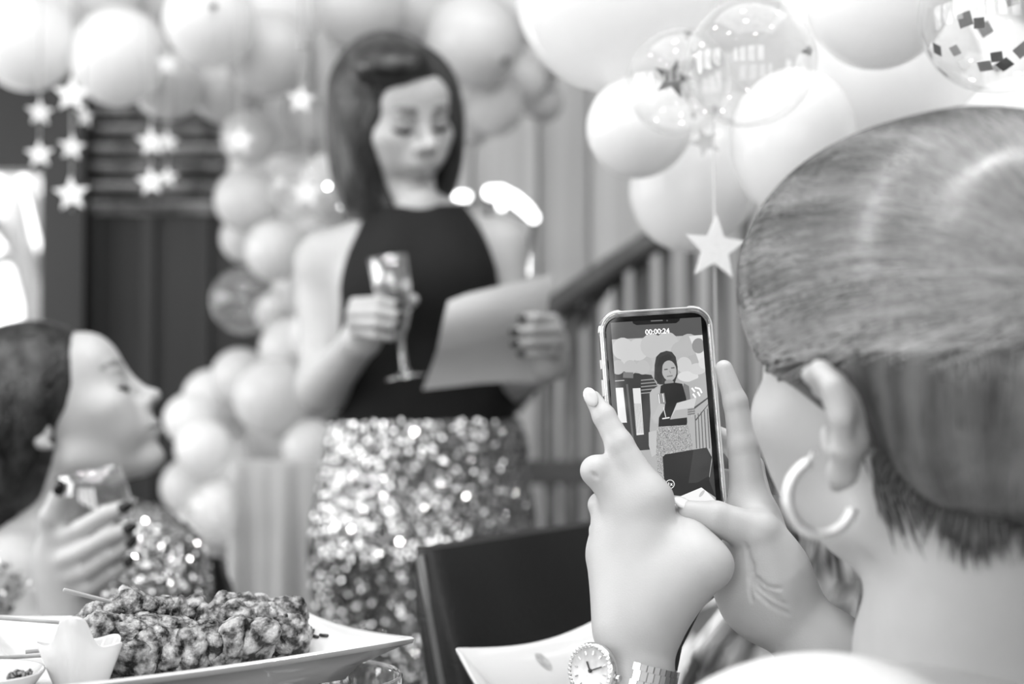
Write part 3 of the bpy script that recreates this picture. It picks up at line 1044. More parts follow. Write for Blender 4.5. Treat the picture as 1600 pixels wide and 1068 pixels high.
# black halter top: the torso grown a little, cut by the armholes and the neck
T = SDF()
T.ell(P(650, 470, DW + 0.03), (0.138, 0.094, 0.156), None, 0.06)
T.ell(P(660, 440, DW - 0.03), (0.106, 0.077, 0.081), None, 0.05)
T.ell(P(665, 620, DW + 0.025), (0.139, 0.098, 0.15), None, 0.06)
T.cap(P(652, 322, DW + 0.03), P(653, 400, DW + 0.01), 0.060, 0.085, 0.05)
T.ell(P(662, 290, DW + 0.0), (0.095, 0.13, 0.036), np.array(Matrix.Rotation(math.radians(6), 3, 'Y'), np.float32).T, 0.008, 's')
T.cap(P(470, 262, DW), P(502, 460, DW), 0.105, 0.036, 0.02, 's')
T.cap(P(500, 470, DW), P(512, 640, DW), 0.034, 0.012, 0.02, 's')
T.cap(P(848, 235, DW), P(815, 430, DW), 0.105, 0.036, 0.02, 's')
T.fn(lambda X: (P(660, 672, DW).z - X[:, 2]), 0.004, 'i')
V, Q = T.mesh(0.004)
np_build('halter_top', [(V, Q)], mat('black_crepe', 0.09, 0.75, var=0.015, vscale=(12, 12, 4), bump=0.2, bscale=40, spec=0.25), sp)

# sequin skirt
K = SDF()
K.ell(P(668, 690, DW + 0.03), (0.147, 0.108, 0.09), None, 0.05)
K.ell(P(664, 790, DW + 0.03), (0.155, 0.118, 0.15), None, 0.06)
hz = P(655, 880, DW + 0.03)
K.cap(hz + Vector((-0.05, 0, 0)), Vector((hz.x - 0.05, hz.y, 0.58)), 0.112, 0.098, 0.08)
K.cap(hz + Vector((0.06, 0, 0)), Vector((hz.x + 0.04, hz.y, 0.58)), 0.112, 0.098, 0.08)
K.fn(lambda X: np.maximum(X[:, 2] - P(660, 652, DW).z - 0.006 * np.sin(X[:, 0] * 60), 0.5 - X[:, 2]), 0.004, 'i')
V, Q = K.mesh(0.006)
sk = np_build('skirt', [(V, Q)], mat('skirt_lining', 0.3, 0.6, var=0.05), sp)
lo, hi = V.min(0) - 0.01, V.max(0) + 0.01
M_seq = mat('silver_sequins', 0.8, 0.1, metal=1.0, var=0.08, vscale=(300, 300, 300))
o = np_build('sequin_cover', [sequins(K, 32000, (lo, hi), lambda X: (X[:, 2] < P(660, 654, DW).z) & (X[:, 2] > 0.55), 0.0033, 0.30, 3)], M_seq, sk)
o['kind'] = 'stuff'
o.data.polygons.foreach_set('use_smooth', np.zeros(len(o.data.polygons), bool))

# hair: a side-parted bob
H = SDF()
E = lambda c, r, kk=0.02, op='u', RR=None: H.ell(hd.w(*c), r, hd.Rn if RR is None else RR, kk, op)
E((0, -0.020, 0.040), (0.082, 0.100, 0.086))
E((0.058, -0.012, -0.035), (0.034, 0.066, 0.105), 0.04)
E((0.044, -0.004, -0.108), (0.036, 0.052, 0.060), 0.03)
E((0.024, 0.034, -0.142), (0.030, 0.040, 0.040), 0.03)
E((-0.070, -0.005, -0.020), (0.028, 0.066, 0.108), 0.03)
E((-0.070, 0.030, -0.035), (0.020, 0.045, 0.085), 0.03)
E((-0.058, 0.022, -0.100), (0.018, 0.032, 0.05), 0.03)
E((0, -0.074, -0.05), (0.062, 0.036, 0.085), 0.04)
E((0.03, 0.045, 0.088), (0.055, 0.05, 0.028), 0.03)
# carve the face opening; the fringe sweeps from a parting on her left
H.ell(hd.w(-0.010, 0.120, -0.025), (0.050, 0.085, 0.098), hd.Rn @ np.array(Matrix.Rotation(math.radians(10), 3, 'Y'), np.float32), 0.012, 's')
H.ell(hd.w(-0.012, 0.115, -0.09), (0.048, 0.1, 0.09), hd.Rn, 0.012, 's')
V, Q = H.mesh(0.0035)
M_hair1 = mat('dark_bob_hair', 0.05, 0.34, v2=0.22, vscale=(55, 55, 5), ramp=(0.3, 0.75), spec=0.6)
hr = np_build('hair', [(V, Q)], M_hair1, sp)
g = np.random.default_rng(5)
ns = 900
az = g.uniform(-PI, PI, ns); part = np.array([-0.02, 0.03, 0.125])
ends = np.stack([np.sin(az) * 0.1, -np.cos(az) * 0.1 - 0.01, -0.02 - 0.13 * g.random(ns)], 1)
ok = ends[:, 1] < 0.055
ends = ends[ok]
t = np.linspace(0, 1, 14)[None, :, None]
st = part + np.stack([g.normal(0, 0.012, len(ends)), g.uniform(-0.13, 0.03, len(ends)), np.zeros(len(ends))], 1)
mid = (st + ends) / 2 * 1.35 + np.array([0, 0, 0.045])
path = st[:, None] * (1 - t) ** 2 + mid[:, None] * 2 * t * (1 - t) + ends[:, None] * t ** 2
W3 = (path.reshape(-1, 3) * hd.k) @ hd.Rn.T + np.array(hd.C)
path[:, :, 2] *= 1.0
off = np.repeat(g.uniform(-0.001, 0.0025, len(ends)), 14)
pw = H.project(W3, 0.0, 5)
e_ = 0.001
pw = pw + 0
np_build('hair_strands', [strands(pw.reshape(-1, 14, 3), 0.0012, 0.0009)], mat('dark_bob_strands', 0.10, 0.3, v2=0.38, vscale=(70, 70, 6), ramp=(0.3, 0.7), spec=0.6), hr)['kind'] = 'stuff'

# what she holds
M_glass = M_thin
ax = (GL[0] - GL[1]); fl = ax.length; ax.normalize()
fg = thing('champagne_flute', 'champagne flute held by the standing speaker', 'glass', GL[1])
Mx = frame(*[facing(ax).col[i] for i in range(3)], GL[1])
k_ = fl / 0.178
pro = [(0.026, 0.0), (0.027, 0.002), (0.010, 0.006), (0.0045, 0.014), (0.0038, 0.05), (0.006, 0.062), (0.013, 0.075), (0.0205, 0.10), (0.0245, 0.135), (0.0255, 0.178),
       (0.0250, 0.1785), (0.0245, 0.178)]
b = MB(); b.lathe([(r * k_ * 1.12, z * k_) for r, z in pro], 32, Mx); b.build('glass_body', M_glass, fg)
b = MB(); b.lathe([(0.001, 0.073 * k_), (0.010 * k_, 0.079 * k_), (0.019 * k_, 0.10 * k_), (0.0225 * k_, 0.128 * k_), (0.001, 0.128 * k_)], 28, Mx)
b.build('sparkling_wine', thin_film('pale_wine', 0.62, 3.0, 0.06, 0.5), fg)
# sheet of paper, folded once across the middle
ph = thing('sheet_of_paper', 'white folded sheet the standing speaker reads from', 'paper', P(690, 606, DW - 0.2))
top = [(700, 470, -0.262), (728, 459, -0.262), (770, 449, -0.256), (815, 439, -0.246), (862, 428, -0.232)]
fold = [(683, 546, -0.236), (720, 540, -0.234), (765, 530, -0.226), (810, 521, -0.212), (852, 512, -0.196)]
bot = [(660, 609, -0.186), (705, 604, -0.186), (750, 599, -0.178), (800, 596, -0.166), (842, 596, -0.150)]
row = lambda L_, o=0: [P(x, y, DW + z + o) for x, y, z in L_]
lerp = lambda A, Bq, t, bow: [a.lerp(c, t) + Vector((0, bow, 0)) for a, c in zip(A, Bq)]
r0, r1, r2 = row(top), row(fold), row(bot)
up = [lerp(r0, r1, i / 6, -0.012 * math.sin(PI * i / 6)) for i in range(7)]
dn = [lerp(r1, r2, i / 6, 0.006 * math.sin(PI * i / 6)) for i in range(7)]
M_paper = mat('white_paper', 0.80, 0.7, var=0.015)
for nm, rows in (('upper_half', up), ('lower_half', dn)):
    back = [[p + Vector((0, 0.0005, 0)) for p in r] for r in rows]
    b = MB(); b.grid(rows); b.grid([r[::-1] for r in back]); b.build(nm, M_paper, ph)
# ------------------------------------------------------------------ the seated guest at the left
DS = 1.7
se = thing('person', 'seated woman in profile at the left, long dark hair, sequin dress, glass in hand', 'person', P(110, 594, DS + 0.05).xy.to_3d())
h2 = Head(P(88, 650, DS), orient(80, 24, -3), 1.0)
B = SDF()
h2.skull(B, True, 0.012)
h2.ear(B, 1, 0.78, -0.008)
B.cap(h2.w(0, -0.03, -0.055), P(62, 850, DS + 0.03), 0.048, 0.052, 0.016)
B.cap(P(62, 850, DS + 0.03), P(20, 905, DS - 0.1), 0.048, 0.044, 0.04)        # right shoulder, near side
B.cap(P(62, 850, DS + 0.03), P(110, 900, DS + 0.17), 0.048, 0.044, 0.04)
B.ell(P(120, 960, DS + 0.04), (0.12, 0.12, 0.10), None, 0.05)
# seated legs and hips under the table line
hp = P(70, 1300, DS + 0.06); hp.z = 0.54
B.cap(P(110, 960, DS + 0.05), hp, 0.11, 0.12, 0.05)
for sy in (-0.09, 0.09):
    kn = Vector((hp.x + 0.36, hp.y + sy, 0.50)); an = Vector((hp.x + 0.34, hp.y + sy, 0.09))
    B.cap(hp + Vector((0, sy, 0)), kn, 0.075, 0.055, 0.03); B.cap(kn, an, 0.05, 0.034, 0.02); B.cap(an, an + Vector((0.13, 0, -0.06)), 0.032, 0.024, 0.02)
# right arm: elbow on the table side, forearm up to the glass
D2 = DS - 0.16
B.cap(P(20, 905, DS - 0.1), P(96, 1080, D2 + 0.02), 0.043, 0.036, 0.03)
B.cap(P(96, 1080, D2 + 0.02), P(112, 960, D2), 0.036, 0.028, 0.02)
tipS = px_hand(B, (112, 955, 0),
               [[(86, 848, -0.012), (128, 826, -0.045), (166, 803, -0.058), (192, 793, -0.052)], [(88, 878, -0.014), (130, 862, -0.05), (170, 838, -0.062), (199, 826, -0.055)],
                [(98, 904, -0.012), (138, 890, -0.046), (176, 864, -0.056), (203, 847, -0.05)], [(112, 924, -0.008), (146, 914, -0.038), (178, 892, -0.046), (200, 878, -0.042)]],
               [(88, 866, -0.006), (80, 806, -0.028), (97, 762, -0.036)], D2, 1.05, (0.0092, 0.0094, 0.009, 0.008))
B.ell(P(100, 896, D2 - 0.002), (0.030, 0.016, 0.044), None, 0.02)
V, Q = B.mesh(0.0036)
np_build('body', [(V, Q)], M_skin, se, tone=h2.tone(V, 0.75, 0.3))
h2.lashes(se, B)
nails(tipS, M_nail, se)

# hair: swept back from the temple, falling down her back
H = SDF()
E = lambda c, r, kk=0.02, op='u': H.ell(h2.w(*c), r, h2.Rn, kk, op)
E((0, -0.026, 0.038), (0.083, 0.104, 0.088))
E((0, -0.075, -0.01), (0.075, 0.06, 0.085), 0.03)
E((0.072, -0.03, 0.022), (0.026, 0.045, 0.036), 0.02)
H.chain([h2.w(0.045, -0.045, 0.0), P(22, 720, DS - 0.03), P(-6, 820, DS + 0.0), P(-30, 960, DS + 0.03)], [0.05, 0.048, 0.042, 0.03], 0.03)
H.chain([h2.w(-0.03, -0.07, 0.0), P(-10, 760, DS + 0.1), P(-40, 960, DS + 0.1)], [0.05, 0.055, 0.035], 0.03)
H.ell(h2.w(0, 0.122, -0.005), (0.12, 0.092, 0.11), h2.Rn, 0.012, 's')
H.ell(h2.w(0.09, 0.03, -0.052), (0.05, 0.058, 0.052), h2.Rn, 0.01, 's')
V, Q = H.mesh(0.004)
hr = np_build('hair', [(V, Q)], mat('long_dark_hair', 0.05, 0.36, v2=0.2, vscale=(50, 50, 8), ramp=(0.35, 0.75), spec=0.6), se)
g = np.random.default_rng(9)
n_ = 420
st = np.stack([g.uniform(0.02, 0.085, n_), g.uniform(-0.02, 0.05, n_), 0.115 * np.ones(n_) - 0.05 * g.random(n_)], 1)
md = np.stack([np.full(n_, 0.09), g.uniform(-0.11, -0.02, n_), g.uniform(-0.02, 0.04, n_)], 1)
sW = (st @ h2.Rn.T) + np.array(h2.C); mW = (md @ h2.Rn.T) + np.array(h2.C)
eW = np.array([P(*q) for q in zip(g.uniform(-40, 30, n_), g.uniform(760, 930, n_), np.full(n_, DS - 0.05))])
t = np.linspace(0, 1, 14)[None, :, None]
pth = sW[:, None] * (1 - t) ** 2 + mW[:, None] * 2 * t * (1 - t) + eW[:, None] * t ** 2
pth = H.project(pth.reshape(-1, 3), 0.0005, 5).reshape(-1, 14, 3)
np_build('hair_strands', [strands(pth, 0.0014, 0.001)], mat('long_dark_strands', 0.06, 0.3, v2=0.3, vscale=(60, 60, 8), ramp=(0.4, 0.75), spec=0.6), hr)['kind'] = 'stuff'

# sequin dress
K = SDF()
K.ell(P(158, 985, DS + 0.03), (0.126, 0.125, 0.155), None, 0.05)
K.ell(P(215, 900, DS + 0.02), (0.075, 0.09, 0.075), None, 0.05)
K.cap(P(8, 925, DS - 0.10), P(50, 1010, DS - 0.08), 0.060, 0.058, 0.04)
K.cap(P(120, 1040, DS + 0.05), hp, 0.125, 0.135, 0.05)
K.cap(hp, hp + Vector((0.3, -0.09, 0)), 0.1, 0.085, 0.05); K.cap(hp, hp + Vector((0.3, 0.09, 0)), 0.1, 0.085, 0.05)
V, Q = K.mesh(0.006)
dr = np_build('dress', [(V, Q)], mat('dress_lining', 0.55, 0.6, var=0.06, vscale=(40, 40, 40)), se)
lo, hi = V.min(0) - 0.01, V.max(0) + 0.01; lo[2] = 0.72
o = np_build('sequin_cover', [sequins(K, 15000, (lo, hi), lambda X: X[:, 2] > 0.74, 0.0031, 0.40, 11)], MATS['silver_sequins'], dr)
o['kind'] = 'stuff'
o.data.polygons.foreach_set('use_smooth', np.zeros(len(o.data.polygons), bool))

# stemless glass in her hand
rim, foot = P(138, 736, D2 - 0.012), P(166, 880, D2 - 0.012)
ax = (rim - foot); L_ = ax.length; ax.normalize()
sg = thing('stemless_glass', 'rounded stemless glass held up by the seated woman', 'glass', foot)
Mx = frame(*[facing(ax).col[i] for i in range(3)], foot)
pro = [(0.001, 0.0), (0.020, 0.0), (0.028, 0.012), (0.036, 0.035), (0.0385, 0.055), (0.037, 0.08), (0.0335, 0.102), (0.0328, 0.1025), (0.0322, 0.102), (0.0338, 0.094)]
b = MB(); b.lathe([(r, z * L_ / 0.102) for r, z in pro], 36, Mx); b.build('glass_body', M_thin, sg)
# ------------------------------------------------------------------ the photographing woman in the foreground
fw = thing('person', 'woman seen from behind at the right, tied-back hair and hoop earring, filming with a phone', 'person', (0.30, 0.74, 0.0))
h3 = Head(P(1478, 600, 0.750), orient(-27, 7, -9), 1.09)
nb = P(1512, 1015, 0.765)
B = SDF()
h3.skull(B, True, 0.024)
h3.ear(B, -1, 0.86, -0.003)
h3.ear(B, 1, 0.86, -0.003)
B.cap(h3.w(0, -0.042, -0.05), nb, 0.054, 0.060, 0.02)
B.ell(nb + Vector((0.03, 0.0, -0.075)), (0.09, 0.10, 0.06), None, 0.05)
headVQ = B.mesh(0.0025)
shl, shr = Vector((0.134, 0.632, 0.922)), Vector((0.36, 0.90, 0.905))
T = SDF()
T.cap(nb + Vector((0.02, 0, -0.085)), shl, 0.05, 0.048, 0.05)
T.cap(nb + Vector((0.02, 0, -0.085)), shr, 0.05, 0.048, 0.05)
T.ell((0.26, 0.76, 0.80), (0.15, 0.13, 0.16), None, 0.06)
T.cap((0.27, 0.75, 0.75), (0.32, 0.72, 0.50), 0.115, 0.13, 0.06)
hipc = Vector((0.32, 0.72, 0.50))
for a in (-0.09, 0.09):
    kn = Vector((0.32 - 0.27 + a * 0.64, 0.72 + 0.24 + a * 0.77, 0.47)); an = kn + Vector((0.0, 0.0, -0.38))
    T.cap(hipc + Vector((a * 0.64, a * 0.77, 0)), kn, 0.08, 0.058, 0.03); T.cap(kn, an, 0.052, 0.036, 0.02); T.cap(an, an + Vector((-0.10, 0.085, -0.06)), 0.034, 0.025, 0.02)
elA, elB = Vector((0.055, 0.755, 0.70)), Vector((0.375, 0.975, 0.78))
T.cap(shl, elA, 0.046, 0.038, 0.03)
T.cap(shr, elB, 0.046, 0.038, 0.03)
torVQ = T.mesh(0.006)
px = lambda L_: [P(x, y, d) for x, y, d, r in L_]
pr = lambda L_: [M_(r, d) for x, y, d, r in L_]
ch = lambda S, L_, k=0.008: S.chain(px(L_), pr(L_), k)
# left hand (with the watch), its back toward us
A = SDF()
A.cap(elA, P(1000, 1085, 0.905), 0.038, M_(46, 0.905), 0.02)
ch(A, [(1000, 1085, 0.905, 46), (998, 1010, 0.916, 41)], 0.02)
A.ell(P(998, 985, 0.917), (M_(47, 0.917), 0.017, 0.03), None, 0.02)
for L_ in ([(1000, 975, 0.918, 33), (1018, 782, 0.926, 29)], [(992, 972, 0.920, 33), (978, 795, 0.930, 29)], [(984, 972, 0.922, 32), (958, 830, 0.938, 26)], [(980, 972, 0.925, 30), (948, 868, 0.944, 24)],
           [(1010, 950, 0.918, 34), (1045, 850, 0.927, 28)]):
    ch(A, L_, 0.022)
ch(A, [(1016, 778, 0.926, 29), (968, 694, 0.934, 21.5), (944, 650, 0.941, 17.5), (927, 623, 0.946, 13)], 0.012)                # pointing finger
ch(A, [(980, 792, 0.930, 28), (931, 735, 0.930, 23), (948, 730, 0.966, 18), (990, 740, 0.988, 14)], 0.010)                     # bent middle finger
ch(A, [(958, 830, 0.938, 25), (938, 788, 0.944, 18), (955, 785, 0.975, 16), (990, 785, 0.99, 13)], 0.008)
ch(A, [(948, 868, 0.944, 23), (938, 828, 0.955, 16), (958, 822, 0.98, 14), (985, 822, 0.99, 12)], 0.008)
ch(A, [(1030, 945, 0.917, 33), (1112, 884, 0.908, 31), (1078, 838, 0.922, 24), (1058, 806, 0.936, 18)], 0.025)                 # thumb folded up
A.cap(P(1046, 918, 0.917), P(1085, 876, 0.914), M_(34, 0.915), M_(34, 0.912), 0.02)


def crease(S, pts, r=0.0007, k=0.003):
    r, k = r * 0.75, k * 0.55
    pts = np.array([P(*p) for p in pts])
    tt = np.linspace(0, len(pts) - 1, 4 * len(pts))
    pts = np.stack([np.interp(tt, np.arange(len(pts)), pts[:, c_]) for c_ in range(3)], 1)
    q = S.project(pts, 0.0002, 6)
    S.chain([tuple(v) for v in q], [r * 0.4] + [r] * (len(q) - 2) + [r * 0.4], k, 's')


crease(A, [(921, 743, 0.91), (926, 748, 0.91), (930, 752, 0.91)], 0.0008)
# right hand, thumb side toward us
Bh = SDF()
Bh.cap(elB, P(1300, 1030, 0.93), 0.038, M_(62, 0.93), 0.02)
ch(Bh, [(1300, 1030, 0.93, 60), (1228, 958, 0.935, 56), (1190, 890, 0.942, 48)], 0.02)
ch(Bh, [(1205, 930, 0.94, 50), (1172, 800, 0.955, 30)], 0.02)
ch(Bh, [(1215, 930, 0.95, 45), (1190, 815, 0.968, 26)], 0.02)
ch(Bh, [(1170, 930, 0.942, 38), (1150, 900, 0.95, 34)], 0.03)
ch(Bh, [(1171, 796, 0.955, 30), (1161, 694, 0.958, 23.5), (1149, 628, 0.960, 18.5), (1131, 576, 0.963, 14)], 0.012)            # index along the phone
ch(Bh, [(1188, 812, 0.970, 27), (1172, 730, 0.988, 21), (1140, 690, 1.0, 17), (1105, 672, 1.0, 14)], 0.010)
ch(Bh, [(1190, 850, 0.975, 26), (1172, 780, 0.995, 20), (1135, 750, 1.004, 16), (1100, 738, 1.004, 13)], 0.010)
ch(Bh, [(1185, 880, 0.975, 24), (1165, 825, 0.995, 18), (1135, 800, 1.004, 15), (1105, 792, 1.004, 12)], 0.010)
ch(Bh, [(1212, 890, 0.930, 44), (1186, 834, 0.926, 33), (1118, 809, 0.926, 26), (1078, 801, 0.930, 20)], 0.02)                 # thumb across the phone's foot
for L_ in ([(1153, 862), (1160, 893), (1182, 921), (1222, 938)], [(1158, 880), (1168, 910), (1196, 934), (1236, 950)], [(1158, 900), (1170, 928), (1200, 950), (1240, 966)], [(1150, 866), (1157, 895), (1156, 925), (1162, 950)],
           [(1172, 905), (1195, 918), (1225, 922)]):
    crease(Bh, [(x, y, 0.9) for x, y in L_], 0.0008, 0.0035)
handA, handB = A.mesh(0.0011), Bh.mesh(0.0011)
allV = np.concatenate([headVQ[0], torVQ[0], handA[0], handB[0]])
np_build('body', [headVQ, torVQ, handA, handB], M_skin, fw, tone=np.concatenate([h3.tone(headVQ[0], 0.75, 0.3), np.ones(len(allV) - len(headVQ[0]))]))
# nails
for c, d, nrm, r in ((P(923, 620, 0.9385), P(921, 606, 0.946) - P(943, 650, 0.941), Vector((-0.1, -0.95, 0.2)), 0.0058),):
    d.normalize(); nrm = (nrm - d * nrm.dot(d)).normalized()
    b = MB(); b.sphere(c, (r * 0.8, r * 1.2, r * 0.28), 14, 8, Matrix((nrm.cross(d).normalized(), d, nrm)).transposed()); b.build('nail', M_nail_l, fw)
c = P(1068, 786, 0.929); d = (P(1060, 788, 0.93) - P(1100, 806, 0.93)).normalized(); nrm = Vector((0.15, -0.55, 0.8)); nrm = (nrm - d * nrm.dot(d)).normalized()
b = MB(); b.sphere(c, (0.0055, 0.0075, 0.002), 14, 8, Matrix((nrm.cross(d).normalized(), d, nrm)).transposed()); b.build('nail', M_nail_l, fw)

# hair: smooth cap combed back to a ponytail, shorter hair hanging at the nape
H = SDF()
k3 = h3.k
E = lambda c, r, kk=0.02, op='u': H.ell(h3.w(*c), [v * k3 for v in r], h3.Rn, kk, op)
E((0, -0.020, 0.044), (0.0815, 0.104, 0.087))
E((0, 0.044, 0.048), (0.072, 0.056, 0.062), 0.04)
E((0, -0.072, 0.008), (0.070, 0.048, 0.052), 0.03)
E((-0.008, -0.060, -0.014), (0.062, 0.044, 0.034), 0.02)
E((0.0, 0.132, -0.04), (0.13, 0.075, 0.093), 0.012, 's')
E((-0.085, 0.052, -0.050), (0.05, 0.054, 0.060), 0.010, 's')
E((0.085, 0.052, -0.050), (0.05, 0.054, 0.060), 0.010, 's')
E((-0.088, -0.006, -0.016), (0.022, 0.024, 0.036), 0.008, 's')
hairVQ = H.mesh(0.003)
M_h3 = mat('brown_tied_hair', 0.18, 0.36, v2=0.28, vscale=(30, 30, 30), spec=0.6)
hr = np_build('hair', [hairVQ], M_h3, fw)
g = np.random.default_rng(21)
T_ = 22
t = np.linspace(0, 1, T_)[None, :, None]
tail = np.array([-0.036, -0.112, 0.058])


def toW(L_):
    return (L_ * k3) @ h3.Rn.T + np.array(h3.C)


def comb(n, start, bend, off):
    e = tail + g.normal(0, 0.010, (n, 3))
    m = (start + e) / 2
    nrm = m - np.array([0, -0.01, 0.02]); nrm /= np.linalg.norm(nrm, axis=1, keepdims=True)
    m = m + nrm * bend[:, None]
    pth = start[:, None] * (1 - t) ** 2 + m[:, None] * 2 * t * (1 - t) + e[:, None] * t ** 2
    wob = g.normal(0, 0.0012, (n, 3))[:, None] * np.sin(t * PI * g.uniform(1, 2.5, (n, 1, 1)))
    return H.project(toW((pth + wob).reshape(-1, 3)), off, 5).reshape(n, T_, 3)


n1 = 1700
lv = h3.local(hairVQ[0])                       # roots spread over the cap, densest along the front hairline
okv = (lv[:, 2] > np.interp(lv[:, 1], [-0.05, 0.0, 0.03, 0.06], [-0.012, 0.012, 0.005, 0.02])) & (lv[:, 1] > -0.06) & (lv[:, 0] < 0.045)
lv = lv[okv]
wgt = 0.15 + np.clip((lv[:, 1] + 0.02) / 0.08, 0, 1.5) ** 2
start = lv[g.choice(len(lv), n1, replace=False, p=wgt / wgt.sum())].astype(float)
ang_ = np.arctan2(start[:, 2] - 0.03, np.abs(start[:, 0]) + 0.02)
u = (ang_ + 0.5) / 2.1 * (np.where(start[:, 0] < 0.02, 1, 0.9))
p1 = comb(n1, start, np.full(n1, 0.06), 0.0008)
s1 = strands(p1, 0.0013, 0.0009)
n2 = 1300
ph_ = g.uniform(0.02, 1.75, n2)
T2 = np.linspace(0, 1, T_)[None, :]
z0_ = 0.006 + 0.03 * g.random(n2)
tip_ = -0.046 - 0.014 * g.random(n2) - 0.008 * np.sin(ph_ * 13) + 0.05 * np.clip((0.5 - ph_) / 0.5, 0, 1) * g.random(n2)
zz = z0_[:, None] + (tip_ - z0_)[:, None] * T2
sh_ = 1.0 - 0.20 * T2 ** 1.3 + g.normal(0, 0.012, n2)[:, None]
drift = ph_[:, None] + g.normal(0, 0.09, n2)[:, None] * T2 ** 1.5
loc2 = np.stack([-np.cos(drift) * 0.074 * sh_ + 0.002 * np.sin(T2 * 6 + ph_[:, None] * 9), -0.022 - np.sin(drift) * 0.094 * sh_, zz + 0 * drift], -1)
w2 = toW(loc2.reshape(-1, 3))
q2 = H.project(w2, 0.0012, 5)
ins = (H(w2.astype(np.float32)) < 0.006)[:, None]
low = np.repeat(T2 < 0.62, n2, 0).reshape(-1, 1)
q2 = np.where(ins | low, q2, w2)
s2 = strands(q2.reshape(n2, T_, 3), 0.0011, 0.0006)
cl = 1.15 + 0.7 * np.sin(u * 34 + 1.0) + 0.5 * np.sin(u * 83 + 0.5)  # streaky clump tones, with the hair's bright sheen put into the colour
tn1 = np.repeat(np.clip(cl + g.normal(0, 0.18, n1), 0.3, 2.6), T_ * 3)
tn2 = np.repeat(np.clip(0.78 + 0.22 * np.sin(ph_ * 31) + g.normal(0, 0.1, n2), 0.25, 1.1), T_ * 3)
M_st = mat('brown_hair_strands', 0.40, 0.22, var=0.03, vscale=(40, 40, 40), spec=0.7, vcol=True)
np_build('combed_back_hair', [s1], M_st, hr, tone=tn1)['kind'] = 'stuff'
np_build('nape_hair', [s2], M_st, hr, tone=tn2)['kind'] = 'stuff'
# loose flyaways over the forehead and ear
fly = [[(1290, 235), (1262, 232), (1240, 240), (1236, 262)], [(1302, 228), (1284, 222), (1266, 244), (1262, 270)],
       [(1300, 545), (1340, 610), (1352, 680), (1336, 780)], [(1335, 560), (1362, 640), (1356, 730), (1345, 800)]]
fp = []
for f in fly:
    for j in range(7):
        c = np.array([P(x + g.normal(0, 4), y + g.normal(0, 3), 0.700 + 0.0 * g.normal()) for x, y in f])
        tt = np.linspace(0, 1, 16)[:, None]
        fp.append(c[0] * (1 - tt) ** 3 + 3 * c[1] * tt * (1 - tt) ** 2 + 3 * c[2] * tt ** 2 * (1 - tt) + c[3] * tt ** 3)
fp = np.array(fp)
fl_ = H.project(fp.reshape(-1, 3), 0.003, 5).reshape(fp.shape)
fl_[:14] = 0.6 * fp[:14] + 0.4 * fl_[:14]
np_build('flyaway_hair', [strands(fl_, 0.0004, 0.0003)], M_st, hr, tone=np.full(len(fl_) * 16 * 3, 0.9))['kind'] = 'stuff'
# ponytail just past the right edge
Pt = SDF()
tw = Vector(toW(np.array([tail]))[0])
Pt.chain([tw, tw + Vector((0.045, -0.03, 0.005)), tw + Vector((0.07, -0.045, -0.05)), tw + Vector((0.06, -0.04, -0.15))], [0.018, 0.027, 0.028, 0.008], 0.01)
np_build('ponytail', [Pt.mesh(0.003)], M_h3, hr)
b = MB(); dv = Vector((0.83, -0.55, 0.1)).normalized(); Rr = facing(dv)
b.tube([tw + dv * 0.012 + Rr @ Vector((0.02 * math.cos(a), 0.02 * math.sin(a), 0)) for a in np.linspace(0, 2 * PI, 25)], 0.004, 8); b.build('hair_tie', M_dark, hr)

# white top over the shoulder
G = SDF()
G.ell(shl + Vector((0.0, 0.0, -0.008)), (0.082, 0.066, 0.064), None, 0.04)
G.cap(shl + Vector((0.02, 0.02, -0.02)), elA + Vector((0.015, -0.02, 0.09)), 0.058, 0.062, 0.03)
G.ell((0.255, 0.755, 0.74), (0.165, 0.145, 0.165), None, 0.05)
G.cap((0.265, 0.745, 0.74), (0.32, 0.72, 0.50), 0.125, 0.142, 0.05)
G.cap(shr + Vector((0, 0, -0.01)), elB + Vector((-0.01, -0.02, 0.04)), 0.058, 0.055, 0.03)
np_build('white_top', [G.mesh(0.005)], mat('white_knit', 0.80, 0.85, var=0.02, bump=0.25, bscale=500), fw)
# patterned silk scarf hanging in front of her
M_silk = mat('marbled_silk', 0.35, 0.32, v2=0.92, vscale=(26, 26, 16), ramp=(0.38, 0.56), detail=2.0)
lft = [(1188, 770), (1184, 840), (1150, 905), (1096, 950), (1066, 1010), (1050, 1090)]
rgt = [(1330, 790), (1390, 850), (1430, 905), (1440, 960), (1446, 1020), (1450, 1090)]
rows = []
for i, (l, r) in enumerate(zip(lft, rgt)):
    rows.append([P(l[0] + (r[0] - l[0]) * u, l[1] + (r[1] - l[1]) * u, 0.998 - 0.06 * u - 0.13 * max(0, (u - 0.5) / 0.5) ** 1.4 + 0.014 * math.sin(u * 17 + i * 0.9) + 0.008 * math.sin(u * 31 + 2 * i)) for u in np.linspace(0, 1, 34)])
fine = []
for i in range(len(rows) - 1):
    for s_ in range(5):
        fine.append([a.lerp(c, s_ / 5) for a, c in zip(rows[i], rows[i + 1])])
fine.append(rows[-1])
b = MB(); b.grid(fine); b.grid([[p + Vector((0.0005, 0.0015, 0)) for p in r][::-1] for r in fine]); b.build('silk_scarf', M_silk, fw)
